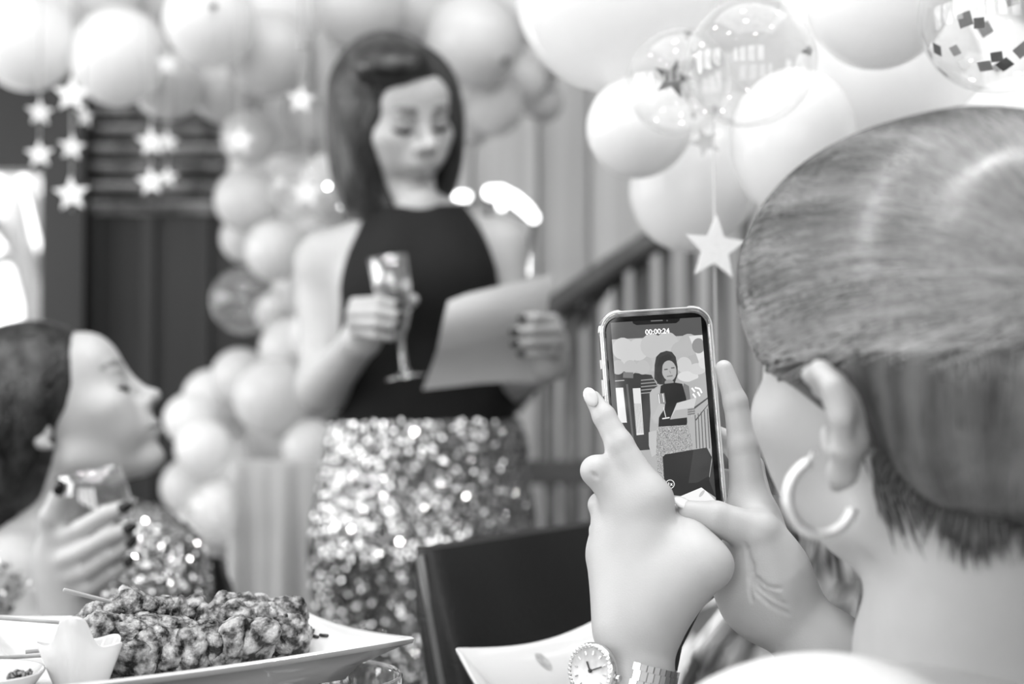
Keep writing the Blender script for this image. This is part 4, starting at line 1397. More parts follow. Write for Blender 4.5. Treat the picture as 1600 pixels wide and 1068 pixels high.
# hoop earring
ec = P(1283, 776, 0.675)
rad = M_(58, 0.675)
Re = Matrix.Rotation(math.radians(16), 3, 'Z')
er = thing('hoop_earring', 'thick silver hoop earring hanging from the foreground woman\'s ear', 'earring', ec + Vector((0, 0, -rad)))
b = MB(); b.tube([ec + Re @ Vector((rad * math.cos(a), 0, rad * math.sin(a))) for a in np.linspace(math.radians(112), math.radians(340), 44)], 0.0028, 12)
b.build('hoop', mat('brushed_silver', 0.9, 0.32, metal=0.85, var=0.03, bump=0.3, bscale=1500), er)
pst = ec + Re @ Vector((rad * math.cos(math.radians(112)), 0, rad * math.sin(math.radians(112))))
b = MB(); b.tube([pst, pst + Vector((0.004, 0.01, 0.004)), pst + Vector((0.009, 0.022, 0.004))], 0.0011, 8); b.build('post', MATS['brushed_silver'], er)
# ------------------------------------------------------------------ furniture
M_lea = mat('black_leather', 0.1, 0.42, var=0.012, bump=0.25, bscale=350, spec=0.4)
M_leg = mat('dark_stained_legs', 0.14, 0.4, var=0.02)


def chair(name, label, tl, tr, seat_dir, sz=0.46):
    """upholstered chair: tl, tr = the back's top corners; seat_dir = which side its seat lies on"""
    tl, tr = Vector(tl), Vector(tr)
    u = (tr - tl); u.z = 0; W_ = u.length; u.normalize()
    n = Vector(seat_dir); n.z = 0; n = (n - u * n.dot(u)).normalized()
    base = (tl + tr) / 2; base = Vector((base.x, base.y, 0))
    t = thing(name, label, 'chair', base)
    top = tl.z
    # padded back: rounded slab, slightly reclined away from the seat
    rows = []
    H_ = top - sz + 0.05
    for i in range(13):
        a = i / 12
        z = top - H_ * a
        lean = n * 0.13 * a
        ring = []
        th = 0.022 + 0.014 * math.sin(PI * min(1, a * 1.2))
        ed = 0.006 if i == 0 else 0
        for k in range(28):
            an = 2 * PI * k / 28
            cx, cy = math.cos(an), math.sin(an)
            sx = math.copysign(abs(cx) ** 0.25, cx) * (W_ / 2 - ed); sy = math.copysign(abs(cy) ** 0.5, cy) * (th - ed * 1.3)
            ring.append(base + Vector((0, 0, z)) + lean + u * sx + n * sy)
        rows.append(ring)
    b = MB(); b.grid(rows, True); b.add(rows[0], [tuple(range(27, -1, -1))]); b.add(rows[-1], [tuple(range(28))]); b.build('backrest', M_lea, t)
    for s in (-1, 1):                                                # pale strip down each side, light on the back's edge put into colour
        b = MB(); b.tube([base + Vector((0, 0, top - H_ * a)) + n * 0.13 * a + u * s * (W_ / 2 - 0.002) + n * 0.0 for a in np.linspace(0.01, 0.98, 12)], 0.004, 8)
        b.build('lit_edge_strip', mat('lit_leather_edge', 0.32, 0.4, var=0.05), t)
    sc = base + n * 0.31
    b = MB()
    rows = []
    for z, e in ((0.0, 0.02), (0.012, 0.0), (0.06, 0.0), (0.075, 0.015), (0.08, 0.05)):
        rows.append([sc + Vector((0, 0, sz - 0.07 + z)) + u * (W_ / 2 - e) * math.copysign(abs(math.cos(a)) ** 0.3, math.cos(a)) + n * (0.225 - e) * math.copysign(abs(math.sin(a)) ** 0.3, math.sin(a)) for a in np.linspace(0, 2 * PI, 33)[:-1]])
    b.grid(rows, True); b.add(rows[0], [tuple(range(31, -1, -1))]); b.add(rows[-1], [tuple(range(32))]); b.build('seat', M_lea, t)
    for a in (-1, 1):
        for c in (0.11, 0.50):
            p = base + u * a * (W_ / 2 - 0.035) + n * c
            b = MB(); b.tube([p + Vector((0, 0, sz - 0.04)), p], [0.021, 0.014], 8); b.build('leg', M_leg, t)
    return t


zt = P(650, 858, 1.25).z
chair('dining_chair', 'black leather chair back in front of the sequin skirt', (P(652, 858, 1.25).x, P(652, 858, 1.25).y, zt), (0.178, 1.63, zt), (0.83, -0.56, 0))
zt = P(330, 868, 1.88).z
chair('dining_chair', 'dark chair seen as a narrow strip beside the seated woman\'s sequins', (P(352, 868, 1.86).x - 0.40, 2.0, zt), (P(352, 868, 1.86).x, 1.86, zt), (0.35, 0.9, 0))
# seats under the two seated women
chair('dining_chair', 'black chair the seated woman at the left sits on', (hp.x - 0.17, hp.y + 0.20, 0.80), (hp.x - 0.17, hp.y - 0.20, 0.80), (1, 0, 0), 0.39)
chair('dining_chair', 'black chair the woman with the phone sits on', (0.556, 0.705, 0.70), (0.306, 0.445, 0.70), (-0.7, 0.66, 0), 0.36)

# main table, below the frame, carrying platter and dish
M_tab = mat('dark_table_top', 0.2, 0.3, var=0.03, vscale=(4, 30, 4))
tz = 0.76
tb = thing('dining_table', 'dark dining table carrying the platter and the white dish', 'table', (-0.42, 0.93, 0))
b = MB(); b.box((-0.42, 0.93, tz - 0.018), (0.94, 0.52, 0.036)); b.build('table_top', M_tab, tb, smooth=False)
for x in (-0.84, 0.0):
    for y in (0.72, 1.14):
        b = MB(); b.tube([(x, y, tz - 0.036), (x, y, 0)], [0.03, 0.022], 10); b.build('leg', M_leg, tb)

# draped table in the background
M_cl = mat('white_table_cloth', 0.74, 0.85, var=0.02, bump=0.1, bscale=200)
dt = thing('buffet_table', 'small buffet table draped in a white cloth behind the speaker\'s skirt', 'table', (P(470, 725, 2.62).x, 2.72, 0))
x0, x1 = P(366, 725, 2.6).x, P(610, 725, 2.6).x
zc = P(470, 722, 2.6).z
yc = 2.56
rows = []
for z, f in ((zc, 0.0), (zc - 0.02, 0.004), (zc - 0.12, 0.010), (zc - 0.3, 0.016), (zc - 0.6, 0.02), (0.01, 0.024)):
    r = []
    for i in range(96):
        t_ = i / 96 * 4
        sd, w_ = int(t_), t_ - int(t_)
        c = [(x0, yc), (x1, yc), (x1, yc + 0.34), (x0, yc + 0.34)]
        a_, b_ = c[sd], c[(sd + 1) % 4]
        x = a_[0] + (b_[0] - a_[0]) * w_; y = a_[1] + (b_[1] - a_[1]) * w_
        o_ = f * (math.sin(i * 1.7) + 0.6 * math.sin(i * 0.9 + 1))
        nx, ny = ((0, -1), (1, 0), (0, 1), (-1, 0))[sd]
        r.append((x + nx * o_, y + ny * o_, z))
    rows.append(r)
b = MB(); b.grid(rows, True); b.add(rows[0], [tuple(range(95, -1, -1))]); b.build('table_cloth', M_cl, dt)
b = MB(); b.box(((x0 + x1) / 2, yc + 0.17, zc - 0.02), (x1 - x0 - 0.04, 0.3, 0.03)); b.build('table_top', M_tab, dt, smooth=False)

# ------------------------------------------------------------------ platter, dish, cup and skewers
M_por = mat('white_porcelain', 0.79, 0.12, var=0.008, coat=0.4)


def rect_dish(name, label, corners, lip, drop, floor_k, thick=0.004, sag=0.0, n=14, bowx=0.0):
    """square-cornered dish: corners of the rim in order (near-left, near-right, far-right, far-left)"""
    c = [Vector(p) for p in corners]
    ctr = sum(c, Vector()) / 4
    t = thing(name, label, 'plate', Vector((ctr.x, ctr.y, min(p.z for p in c) - drop)))
    rim = []
    for s in range(4):
        a, b_ = c[s], c[(s + 1) % 4]
        for i in range(n):
            w_ = i / n
            p = a.lerp(b_, w_)
            p.z -= sag * math.sin(PI * w_) ** 1.0
            p += (ctr - p) * bowx * math.sin(PI * w_)
            rim.append(p)
    flat = min(p.z for p in c) - drop
    rows = []
    for k_, h_ in ((1.0, 0.0), (0.985, 0.0015), (0.955, 0.0005), (floor_k + 0.10, 0.45), (floor_k, 0.92), (floor_k * 0.6, 1.0), (0.02, 1.0)):
        r = []
        for p in rim:
            q = ctr + (p - ctr) * k_
            zr = p.z
            q.z = zr + h_ if h_ < 0.01 else zr + (flat + thick - zr) * h_
            r.append(q)
        rows.append(r)
    under = []
    for k_, h_ in ((0.02, 1.0), (floor_k * 0.7, 1.0), (floor_k, 0.97), (floor_k + 0.06, 0.55), (0.95, 0.06), (0.99, 0.02), (1.0, 0.0)):
        r = []
        for p in rim:
            q = ctr + (p - ctr) * k_
            q.z = p.z - thick * (0.8 if k_ < 1 else 0) + (flat - p.z) * h_ * (1 if k_ < 0.99 else 0)
            r.append(q)
        under.append(r)
    b = MB(); b.grid(rows + under, True)
    b.build('dish_body', M_por, t)
    return t


zp = P(648, 996, 0.97).z                        # rim height of the platter
onz = lambda x, y, z: (lambda a: P(x, y, a))(next(d for d in np.linspace(0.5, 2.2, 3400) if P(x, y, d).z <= z))
pc = [onz(-150, 1100, zp + 0.008), onz(648, 997, zp), onz(455, 944, zp + 0.004), onz(-60, 962, zp + 0.010)]
plat = rect_dish('serving_platter', 'long white rectangular platter of grilled skewers in the foreground', pc, 0, 0.024, 0.72, sag=0.004, bowx=0.03)
# second dish: upswept boat shape right of the platter
bc = [P(760, 1085, 0.98), P(1050, 1090, 1.0), P(985, 940, 1.2), P(712, 1014, 1.10)]
dish2 = rect_dish('curved_dish', 'white curved dish with upswept corners in front of the black chair back', [bc[0], bc[1], bc[2], bc[3]], 0, 0.055, 0.5, sag=0.012, bowx=0.06)


# glass bowls that carry platter and dish
def riser(name, label, c, z1, r):
    t = thing(name, label, 'bowl', (c[0], c[1], tz))
    h_ = z1 - tz
    b = MB(); b.lathe([(r * 0.62, 0), (r * 0.66, 0.006), (r * 0.9, h_ * 0.35), (r, h_ * 0.75), (r * 0.98, h_ - 0.002), (r * 0.955, h_), (r * 0.93, h_ - 0.004), (r * 0.95, h_ * 0.75), (r * 0.85, h_ * 0.35), (r * 0.5, 0.012), (0.001, 0.010)], 40,
                      Matrix.Translation((c[0], c[1], tz)))
    b.build('bowl_body', M_thin, t)


gr = P(540, 1052, 0.955)
riser('glass_bowl', 'clear glass bowl under the right end of the platter', (gr.x - 0.022, gr.y + 0.02), plat.location.z - 0.0015, 0.06)
b2 = sum((Vector(p) for p in bc), Vector()) / 4
riser('glass_bowl', 'clear glass bowl under the curved white dish', (b2.x, b2.y), min(p.z for p in bc) - 0.0565, 0.07)
pl0 = sum(pc, Vector()) / 4
riser('glass_bowl', 'clear glass bowl under the middle of the skewer platter', (pl0.x - 0.05, pl0.y), plat.location.z - 0.0015, 0.06)

# skewers: charred chunks threaded on bamboo
M_meat = mat('charred_glazed_meat', 0.04, 0.28, v2=0.68, vscale=(130, 130, 130), ramp=(0.40, 0.62), bump=0.8, bscale=420, detail=5.0, coat=0.25)
M_bam = mat('bamboo_stick', 0.62, 0.6, var=0.06, vscale=(40, 40, 40))
chunks = []
for i in range(6):
    g = np.random.default_rng(40 + i)
    S = SDF()
    S.ell((0, 0, 0), (0.0125, 0.011, 0.010), None, 0.004)
    for j in range(7):
        v = g.normal(0, 1, 3); v /= np.linalg.norm(v)
        S.ell(v * 0.009, g.uniform(0.004, 0.0072, 3), None, 0.004)
    for j in range(2):
        v = g.normal(0, 1, 3); v /= np.linalg.norm(v)
        S.ell(v * 0.0155, (0.004, 0.004, 0.004), None, 0.003, 's')
    V, Q = S.mesh(0.0009)
    nv = V / np.linalg.norm(V, axis=1, keepdims=True)
    wv = lambda f_, p_: np.sin(V[:, 0] * f_ + p_) * np.sin(V[:, 1] * f_ * 1.1 + 2 * p_) * np.sin(V[:, 2] * f_ * 0.9 + 3 * p_)
    V = V + nv * (0.0015 * wv(330, i) + 0.0008 * np.abs(wv(700, i + 1)) + 0.0004 * wv(1700, i + 2))[:, None]
    V[:, 0] *= 1.0 + 0.08 * i
    me = np_mesh('meat_chunk', [(V, Q)]); me.materials.append(M_meat)
    chunks.append(me)


def skewer(a, b_, spots, label, stick=True, sc=1.0):
    a, b_ = Vector(a), Vector(b_)
    t = thing('skewer', label, 'skewer', a, 'grilled skewers on the platter')
    if stick:
        b = MB(); b.tube([a, a.lerp(b_, 0.5) + Vector((0, 0, 0.001)), b_], [0.0014, 0.0014, 0.001], 7); b.build('stick', M_bam, t)
    for i, s in enumerate(spots):
        o = bpy.data.objects.new('meat_chunk', chunks[(i * 5 + int(a.x * 997)) % 6])
        COL.objects.link(o); o.parent = t
        o.location = a.lerp(b_, s) - a + Vector((0, 0, random.uniform(-0.0015, 0.0015)))
        o.rotation_euler = (random.uniform(0, 6), random.uniform(0, 6), random.uniform(0, 6))
        k_ = sc * random.uniform(0.92, 1.12)
        o.scale = (k_, k_, k_)
    return t


skewer(P(100, 921, 0.93), P(330, 985, 1.02), [0.40, 0.50, 0.60, 0.70, 0.80, 0.90], 'skewer whose bare bamboo tip rises highest, above the star cup', True, 1.0)
skewer(P(170, 990, 0.94), P(330, 1000, 0.98), [0.02, 0.2, 0.38, 0.56, 0.74, 0.92], 'dark grilled skewer lying lengthwise behind the star cup', True, 1.05)
skewer(P(340, 975, 0.99), P(462, 990, 1.0), [0.0, 0.22, 0.45, 0.7, 0.92], 'grilled skewer at the right end of the pile, on the platter', True, 1.12)
skewer(P(352, 952, 1.01), P(452, 968, 1.02), [0.0, 0.33, 0.66, 0.98], 'topmost skewer at the right of the pile, with a round end piece', True, 1.02)
skewer(P(205, 1024, 0.93), P(400, 1005, 0.96), [0.0, 0.16, 0.32, 0.48, 0.64, 0.8, 0.96], 'grilled skewer nearest the platter\'s front edge', True, 1.12)
skewer(P(-40, 962, 0.98), P(215, 985, 1.0), [0.72, 0.85, 0.98], 'skewer whose thin bare stick leaves the picture at the left edge', True, 1.0)
skewer(P(-30, 1029, 0.93), P(165, 1022, 0.96), [0.9, 1.02], 'skewer with its bare stick lying flat left of the star cup', True, 0.85)
skewer(P(40, 1018, 0.96), P(180, 1010, 0.985), [0.86, 1.0], 'skewer with a short bare stick behind the star cup', True, 0.9)

# star-shaped sauce cup
cu = thing('star_cup', 'small white star-shaped sauce cup on the platter', 'cup', P(128, 1075, 0.90))
base = P(128, 1078, 0.90)
rows = []
for z, k_, amp in ((0.0, 0.60, 0.06), (0.002, 0.70, 0.08), (0.018, 0.98, 0.12), (0.028, 1.14, 0.18), (0.0288, 1.11, 0.18), (0.027, 1.06, 0.16), (0.016, 0.80, 0.1), (0.006, 0.45, 0.05), (0.005, 0.02, 0.0)):
    r = []
    for i in range(100):
        a = 2 * PI * i / 100
        st_ = (0.5 + 0.5 * math.cos(5 * (a + PI / 2))) ** 1.1
        rad = 0.0225 * k_ * (1 - amp * 0.5 + amp * st_)
        da = ((a + PI / 2 + PI) % (2 * PI)) - PI
        tall = 1 / (1 + (abs(da) / 0.52) ** 5)                    # the one tall blunt point
        rise = (st_ * 0.003 + tall * 0.019) * max(0, (z - 0.012) / 0.017)
        r.append(base + Vector((rad * math.cos(a), rad * math.sin(a) + 0.004 * tall * (z > 0.012), z + rise)))
    rows.append(r)
b = MB(); b.grid(rows, True); b.add(rows[0], [tuple(range(99, -1, -1))]); b.build('cup_body', M_por, cu)
b = MB(); b.lathe([(0.0005, 0.0165), (0.0145, 0.0165), (0.015, 0.013), (0.0005, 0.012)], 24, Matrix.Translation(base)); b.build('sauce', mat('pale_sauce', 0.7, 0.2, var=0.04), cu)
# leftovers: a small dish at the very left, herb bits on the platter, a sauce smear on the curved dish
from mathutils.bvhtree import BVHTree


def on_surface(root, x, y):
    """the point of a dish's mesh that the photo shows at a pixel, and its normal"""
    o = [c for c in root.children if c.name.startswith('dish_body')][0]
    w0 = Vector(root['_w'])
    t = BVHTree.FromPolygons([v.co + w0 for v in o.data.vertices], [tuple(p.vertices) for p in o.data.polygons])
    c0 = Vector((0, 0, CAM_Z))
    h = t.ray_cast(c0, (P(x, y, 1.0) - c0).normalized())
    return h[0], h[1]


M_herb = mat('dark_herb', 0.25, 0.6, var=0.08, vscale=(300, 300, 300))
for pts in (((470, 990), (483, 993), (497, 997)), ((490, 986), (484, 996)), ((500, 994), (512, 995)), ((318, 1030), (316, 1033))):
    q = [on_surface(plat, *p)[0] for p in pts]
    if None in q:
        continue
    b = MB(); b.tube([p + Vector((0, 0, 0.0012)) for p in q], 0.0011, 6); b.build('herb_bit', M_herb, plat)
rows = []
for i in range(9):
    a = i / 8
    cx, cy = 840 + 20 * a, 1020 + 26 * a
    hw = 9 * math.sin(PI * (0.12 + 0.8 * a)) ** 0.8
    r = [on_surface(dish2, cx - hw + 2 * hw * j / 4, cy)[0] for j in range(5)]
    if None in r:
        continue
    rows.append([p + (Vector((0, 0, CAM_Z)) - p).normalized() * 0.0006 for p in r])
if len(rows) > 2:
    b = MB(); b.grid(rows); b.build('sauce_smear', mat('dried_sauce', 0.62, 0.5, var=0.06, vscale=(200, 200, 200)), dish2)
sd = thing('side_dish', 'small round white dish with leftovers at the lower left corner', 'dish', P(-28, 1098, 0.885))
b = MB(); b.lathe([(0.001, 0.0), (0.020, 0.0), (0.030, 0.008), (0.0375, 0.019), (0.0372, 0.0202), (0.0362, 0.0198), (0.029, 0.0105), (0.018, 0.003), (0.001, 0.003)], 40, Matrix.Translation(P(-28, 1098, 0.885))); b.build('dish_body', M_por, sd)
for i, q in enumerate(((30, 1052, 0.880), (44, 1056, 0.876), (20, 1060, 0.876))):
    o = bpy.data.objects.new('leftover', chunks[i]); COL.objects.link(o); o.parent = sd; o.location = P(*q) - Vector(sd['_w']); o.scale = (0.32, 0.28, 0.22); o.rotation_euler = (i, 2 * i, i)
# ------------------------------------------------------------------ the phone
DPH = 0.962
pu = (Vector((1, 0.10, 0)) + Vector((0, 0, 0.066))).normalized()
pn = Vector((0.10, -1, 0.06)); pn = (pn - pu * pn.dot(pu)).normalized()
pv = pn.cross(pu)
pc0 = P(1037, 655, DPH)
phn = thing('smartphone', 'smartphone in a clear case, filming the standing speaker', 'phone', pc0 - pv * 0.0745)
PW, PH = 0.0745, 0.149


def rr(w_, h_, r, n=7):
    out = []
    for cx, cy, a0 in ((w_ / 2 - r, h_ / 2 - r, 0), (-w_ / 2 + r, h_ / 2 - r, PI / 2), (-w_ / 2 + r, -h_ / 2 + r, PI), (w_ / 2 - r, -h_ / 2 + r, 1.5 * PI)):
        for i in range(n):
            a = a0 + PI / 2 * i / (n - 1)
            out.append((cx + r * math.cos(a), cy + r * math.sin(a)))
    return out


pm = lambda z: frame(pu, pv, pn, pc0 + pn * z)


def slab(loops):
    """loops of (outline, z) stacked into a rounded slab"""
    rows = [[pm(z) @ Vector((x, y, 0)) for x, y in o] for o, z in loops]
    n = len(rows[0])
    b = MB(); b.grid(rows, True); b.add(rows[0], [tuple(range(n - 1, -1, -1))]); b.add(rows[-1], [tuple(range(n))])
    return b


slab([(rr(0.0685, 0.141, 0.009), -0.0078), (rr(0.0705, 0.143, 0.010), -0.0068), (rr(0.0709, 0.1436, 0.0105), -0.004), (rr(0.0705, 0.143, 0.010), -0.0012), (rr(0.069, 0.1418, 0.0095), 0.0)]).build('phone_body', mat('dark_phone_metal', 0.2, 0.2, metal=0.7, var=0.02), phn)
# clear bumper case
M_case = thin_film('clear_case', 0.86, 1.6, 0.30, 0.7)
orl = rr(0.0775, 0.1505, 0.0135)
irl = rr(0.0712, 0.1442, 0.0105)
rows = [[pm(z) @ Vector((x, y, 0)) for x, y in o] for o, z in ((irl, -0.0085), (rr(0.0755, 0.1485, 0.0125), -0.0092), (orl, -0.007), (orl, -0.001), (rr(0.0762, 0.1492, 0.0128), 0.0008), (irl, 0.0006), (irl, -0.0035))]
b = MB(); b.grid(rows, True); b.build('case', M_case, phn)
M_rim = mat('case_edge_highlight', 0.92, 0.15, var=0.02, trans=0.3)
for o_, z in ((rr(0.0764, 0.1494, 0.013), 0.0006),):
    pts = [pm(z) @ Vector((x, y, 0)) for x, y in o_]
    b = MB(); b.tube(pts + [pts[0]], 0.0005, 6, cap=False); b.build('case_rim', M_rim, phn)
for sx, sy in ((-1, 1), (1, 1), (-1, -1), (1, -1)):
    cpts = [pm(-0.003) @ Vector((sx * (0.0378 - 0.013 + 0.0135 * math.cos(a)), sy * (0.0743 - 0.013 + 0.0135 * math.sin(a)), 0)) for a in np.linspace(-0.25, PI / 2 + 0.25, 10)]
    b = MB(); b.tube(cpts, [0.0008] + [0.0017] * 8 + [0.0008], 8); b.build('corner_bumper', M_case, phn)
for yy, L_ in ((0.040, 0.006), (0.024, 0.011), (0.008, 0.011)):
    b = MB(); b.box(pm(-0.003) @ Vector((-0.0392, yy, 0)), (0.0016, L_, 0.003), Matrix((pu, pv, pn)).transposed()); b.build('side_button', M_rim, phn, smooth=False)
slab([(rr(0.0695, 0.1422, 0.0098), -0.0002), (rr(0.0695, 0.1422, 0.0098), 0.0003)]).build('bezel', mat('black_glass_bezel', 0.05, 0.06, var=0.005), phn)


def emis_mat():
    m = bpy.data.materials.new('lit_screen')
    m.use_nodes = True
    nt = m.node_tree; N, L = nt.nodes, nt.links
    b_ = N['Principled BSDF']
    at = N.new('ShaderNodeVertexColor'); at.layer_name = 'tone'
    tc = N.new('ShaderNodeTexCoord')
    no = N.new('ShaderNodeTexNoise'); no.inputs['Scale'].default_value = 2600; no.inputs['Detail'].default_value = 1
    L.new(tc.outputs['Object'], no.inputs[0])
    # alpha of the tone layer says how grainy the shown thing is (sequins)
    mr = N.new('ShaderNodeMapRange'); mr.inputs[1].default_value = 0.35; mr.inputs[2].default_value = 0.65; mr.inputs[3].default_value = 0.2; mr.inputs[4].default_value = 1.9
    L.new(no.outputs[0], mr.inputs[0])
    mxv = N.new('ShaderNodeMix'); mxv.data_type = 'FLOAT'
    L.new(at.outputs['Alpha'], mxv.inputs[0]); mxv.inputs[2].default_value = 1.0; L.new(mr.outputs[0], mxv.inputs[3])
    vm = N.new('ShaderNodeVectorMath'); vm.operation = 'SCALE'
    L.new(at.outputs['Color'], vm.inputs[0]); L.new(mxv.outputs[0], vm.inputs['Scale'])
    b_.inputs['Base Color'].default_value = (0.01, 0.01, 0.01, 1)
    b_.inputs['Roughness'].default_value = 0.08
    L.new(vm.outputs[0], b_.inputs['Emission Color'])
    b_.inputs['Emission Strength'].default_value = SCREEN
    return m


SCREEN = 1.15
M_scr = emis_mat()


def to_uv(x, y):
    """photo pixel on the phone's face -> phone face coordinates"""
    o = Vector((0, 0, CAM_Z)); r = P(x, y, 1.0) - o
    t_ = (pc0 + pn * 0.0003 - o).dot(pn) / r.dot(pn)
    q = o + r * t_ - pc0
    return q.dot(pu), q.dot(pv)


SW_, SH_ = 0.0625, 0.1355
scr = MB(); tones = []


def ink(poly, v, grain=0.0, px_=True):
    pts = [to_uv(x, y) if px_ else (x, y) for x, y in poly]
    pts = [(max(-SW_ / 2, min(SW_ / 2, x)), max(-SH_ / 2, min(SH_ / 2, y))) for x, y in pts]
    z = 0.00032 + 0.000004 * len(tones)
    scr.add([pm(z) @ Vector((x, y, 0)) for x, y in pts], [tuple(range(len(pts)))])
    tones.append((len(pts), lin(v), grain))


def oval(cx, cy, rx, ry, v, grain=0.0, n=18, rot=0.0):
    ink([(cx + rx * math.cos(a) * math.cos(rot) - ry * math.sin(a) * math.sin(rot), cy + rx * math.cos(a) * math.sin(rot) + ry * math.sin(a) * math.cos(rot)) for a in [2 * PI * i / n for i in range(n)]], v, grain)


def line(a, b_, w_, v):
    dx, dy = b_[0] - a[0], b_[1] - a[1]; L_ = math.hypot(dx, dy); nx, ny = -dy / L_ * w_ / 2, dx / L_ * w_ / 2
    ink([(a[0] + nx, a[1] + ny), (b_[0] + nx, b_[1] + ny), (b_[0] - nx, b_[1] - ny), (a[0] - nx, a[1] - ny)], v)


Z = lambda x, y: (940 + x / 3.337, 480 + y / 3.337)          # coordinates read off an enlarged view of the screen
zi = lambda L_, v, g_=0.0: ink([Z(x, y) for x, y in L_], v, g_)
zo = lambda cx, cy, rx, ry, v, g_=0.0, rot=0.0: oval(*Z(cx, cy), rx / 3.337, ry / 3.337, v, g_, 18, rot)
zl = lambda a, b_, w_, v: line(Z(*a), Z(*b_), w_ / 3.337, v)
ink(rr(SW_, SH_, 0.0062), 0.12, 0, False)
zi([(34, 60), (540, 30), (545, 142), (44, 168)], 0.30)
zi([(44, 168), (545, 142), (612, 1010), (98, 1030)], 0.62)                         # room
zi([(44, 168), (430, 148), (440, 240), (300, 330), (60, 340)], 0.66)
for cx, cy, rx in ((80, 270, 52), (150, 285, 50), (215, 300, 52), (110, 215, 55), (190, 220, 55), (262, 200, 60), (340, 190, 60), (410, 230, 50), (455, 195, 55), (430, 300, 40)):
    zo(cx, cy, rx, rx * 1.05, 0.60 + 0.04 * ((cx // 10) % 4))
zi([(455, 150), (545, 142), (556, 300), (520, 320), (480, 210)], 0.78)
zo(505, 200, 34, 40, 0.5)
zo(450, 360, 55, 28, 0.76); zo(500, 320, 45, 30, 0.72); zo(535, 290, 30, 30, 0.76)
zi([(62, 328), (260, 352), (292, 410), (262, 430), (250, 640), (265, 740), (190, 746), (80, 560)], 0.2)
for cx in (85, 150, 215):
    zo(cx, 312, 36, 38, 0.66)
zi([(66, 420), (112, 418), (132, 600), (88, 602)], 0.82)
zi([(162, 422), (202, 420), (220, 662), (182, 666)], 0.8)
for i in range(5):
    zl((172 + i * 7, 500), (184 + i * 8, 655), 2.5, 0.5)
zl((112, 352), (165, 354), 30, 0.42); zl((62, 384), (118, 380), 4, 0.7)
for i in range(5):
    zl((205, 380 + i * 17), (290, 372 + i * 17), 5, 0.55)
zl((132, 400), (165, 700), 10, 0.35)
zi([(380, 420), (560, 350), (600, 730), (470, 735)], 0.62)                         # timber wall and stair
for i in range(7):
    zl((487 + i * 16, 560 - i * 8), (495 + i * 17, 735), 5, 0.34)
zl((478, 528), (566, 472), 10, 0.28); zl((490, 588), (566, 505), 7, 0.3)
for a, b_ in (((470, 420), (486, 440)), ((486, 418), (512, 424)), ((512, 424), (522, 446)), ((476, 450), (490, 470)), ((500, 440), (512, 462))):
    zl(a, b_, 8, 0.97)
zi([(245, 650), (285, 640), (290, 760), (262, 780), (246, 720)], 0.68)
zi([(276, 300), (284, 258), (306, 236), (338, 226), (366, 232), (386, 258), (396, 310), (396, 350), (382, 392), (340, 402), (300, 402), (274, 372)], 0.2)   # hair
zo(352, 330, 38, 54, 0.62, 0.0, -0.1)                                               # face
zi([(282, 330), (300, 262), (350, 240), (372, 262), (318, 290), (312, 392), (290, 400)], 0.17)
zl((326, 324), (344, 322), 6, 0.3); zl((362, 316), (380, 314), 6, 0.3); zl((340, 360), (370, 356), 6, 0.42); zl((354, 330), (360, 344), 4, 0.5)
zo(352, 392, 24, 16, 0.52)
zi([(250, 450), (262, 428), (300, 418), (310, 470), (302, 560), (300, 606), (272, 604), (256, 570)], 0.64)
zi([(428, 395), (455, 410), (462, 470), (455, 560), (430, 520), (420, 440)], 0.42)
zi([(308, 408), (330, 398), (384, 392), (420, 398), (440, 470), (446, 600), (440, 622), (296, 622), (300, 540), (302, 470)], 0.1)
zi([(290, 622), (448, 612), (470, 690), (478, 760), (400, 800), (370, 960), (300, 940), (284, 760)], 0.56, 1.0)
zi([(290, 450), (326, 446), (334, 500), (318, 520), (300, 510)], 0.5); zl((296, 452), (302, 500), 4, 0.9); zl((318, 450), (324, 494), 3, 0.95)
zi([(262, 575), (282, 540), (300, 500), (330, 505), (328, 528), (306, 560), (284, 604)], 0.66); zl((322, 520), (334, 572), 4, 0.8); zl((316, 580), (354, 574), 6, 0.85)
zi([(392, 498), (494, 470), (470, 570), (356, 584)], 0.72); zi([(384, 536), (476, 522), (468, 570), (356, 584)], 0.62)
for i in range(3):
    zl((448, 534 + i * 12), (486, 528 + i * 12), 8, 0.42)
zi([(318, 780), (330, 766), (548, 730), (574, 780), (560, 880), (600, 990), (520, 940), (440, 985), (330, 975)], 0.13)
zi([(478, 745), (548, 732), (572, 790), (556, 880), (500, 912), (452, 916)], 0.2)
zi([(585, 722), (605, 820), (610, 990), (560, 900), (575, 800)], 0.22)
zi([(372, 1000), (520, 938), (548, 960), (606, 1010), (600, 1040), (372, 1040)], 0.86)
zo(522, 970, 22, 8, 0.7, 0, -0.9)
zi([(262, 1040), (290, 930), (350, 975), (372, 1040)], 0.14)
# notch, clock, zoom button, record ring
zi([(158, 58), (408, 42), (404, 70), (388, 82), (182, 92), (164, 84)], 0.03)
zl((256, 71), (318, 68), 6, 0.4); zo(341, 69, 4, 4, 0.32)
zo(230, 130, 3.5, 3.5, 0.9)


def ring(cx, cy, r0, r1, v, a0=0, a1=2 * PI, n=28):
    for i in range(n):
        a, b_ = a0 + (a1 - a0) * i / n, a0 + (a1 - a0) * (i + 1) / n
        zi([(cx + r1 * math.cos(a), cy + r1 * math.sin(a)), (cx + r1 * math.cos(b_), cy + r1 * math.sin(b_)), (cx + r0 * math.cos(b_), cy + r0 * math.sin(b_)), (cx + r0 * math.cos(a), cy + r0 * math.sin(a))], v)


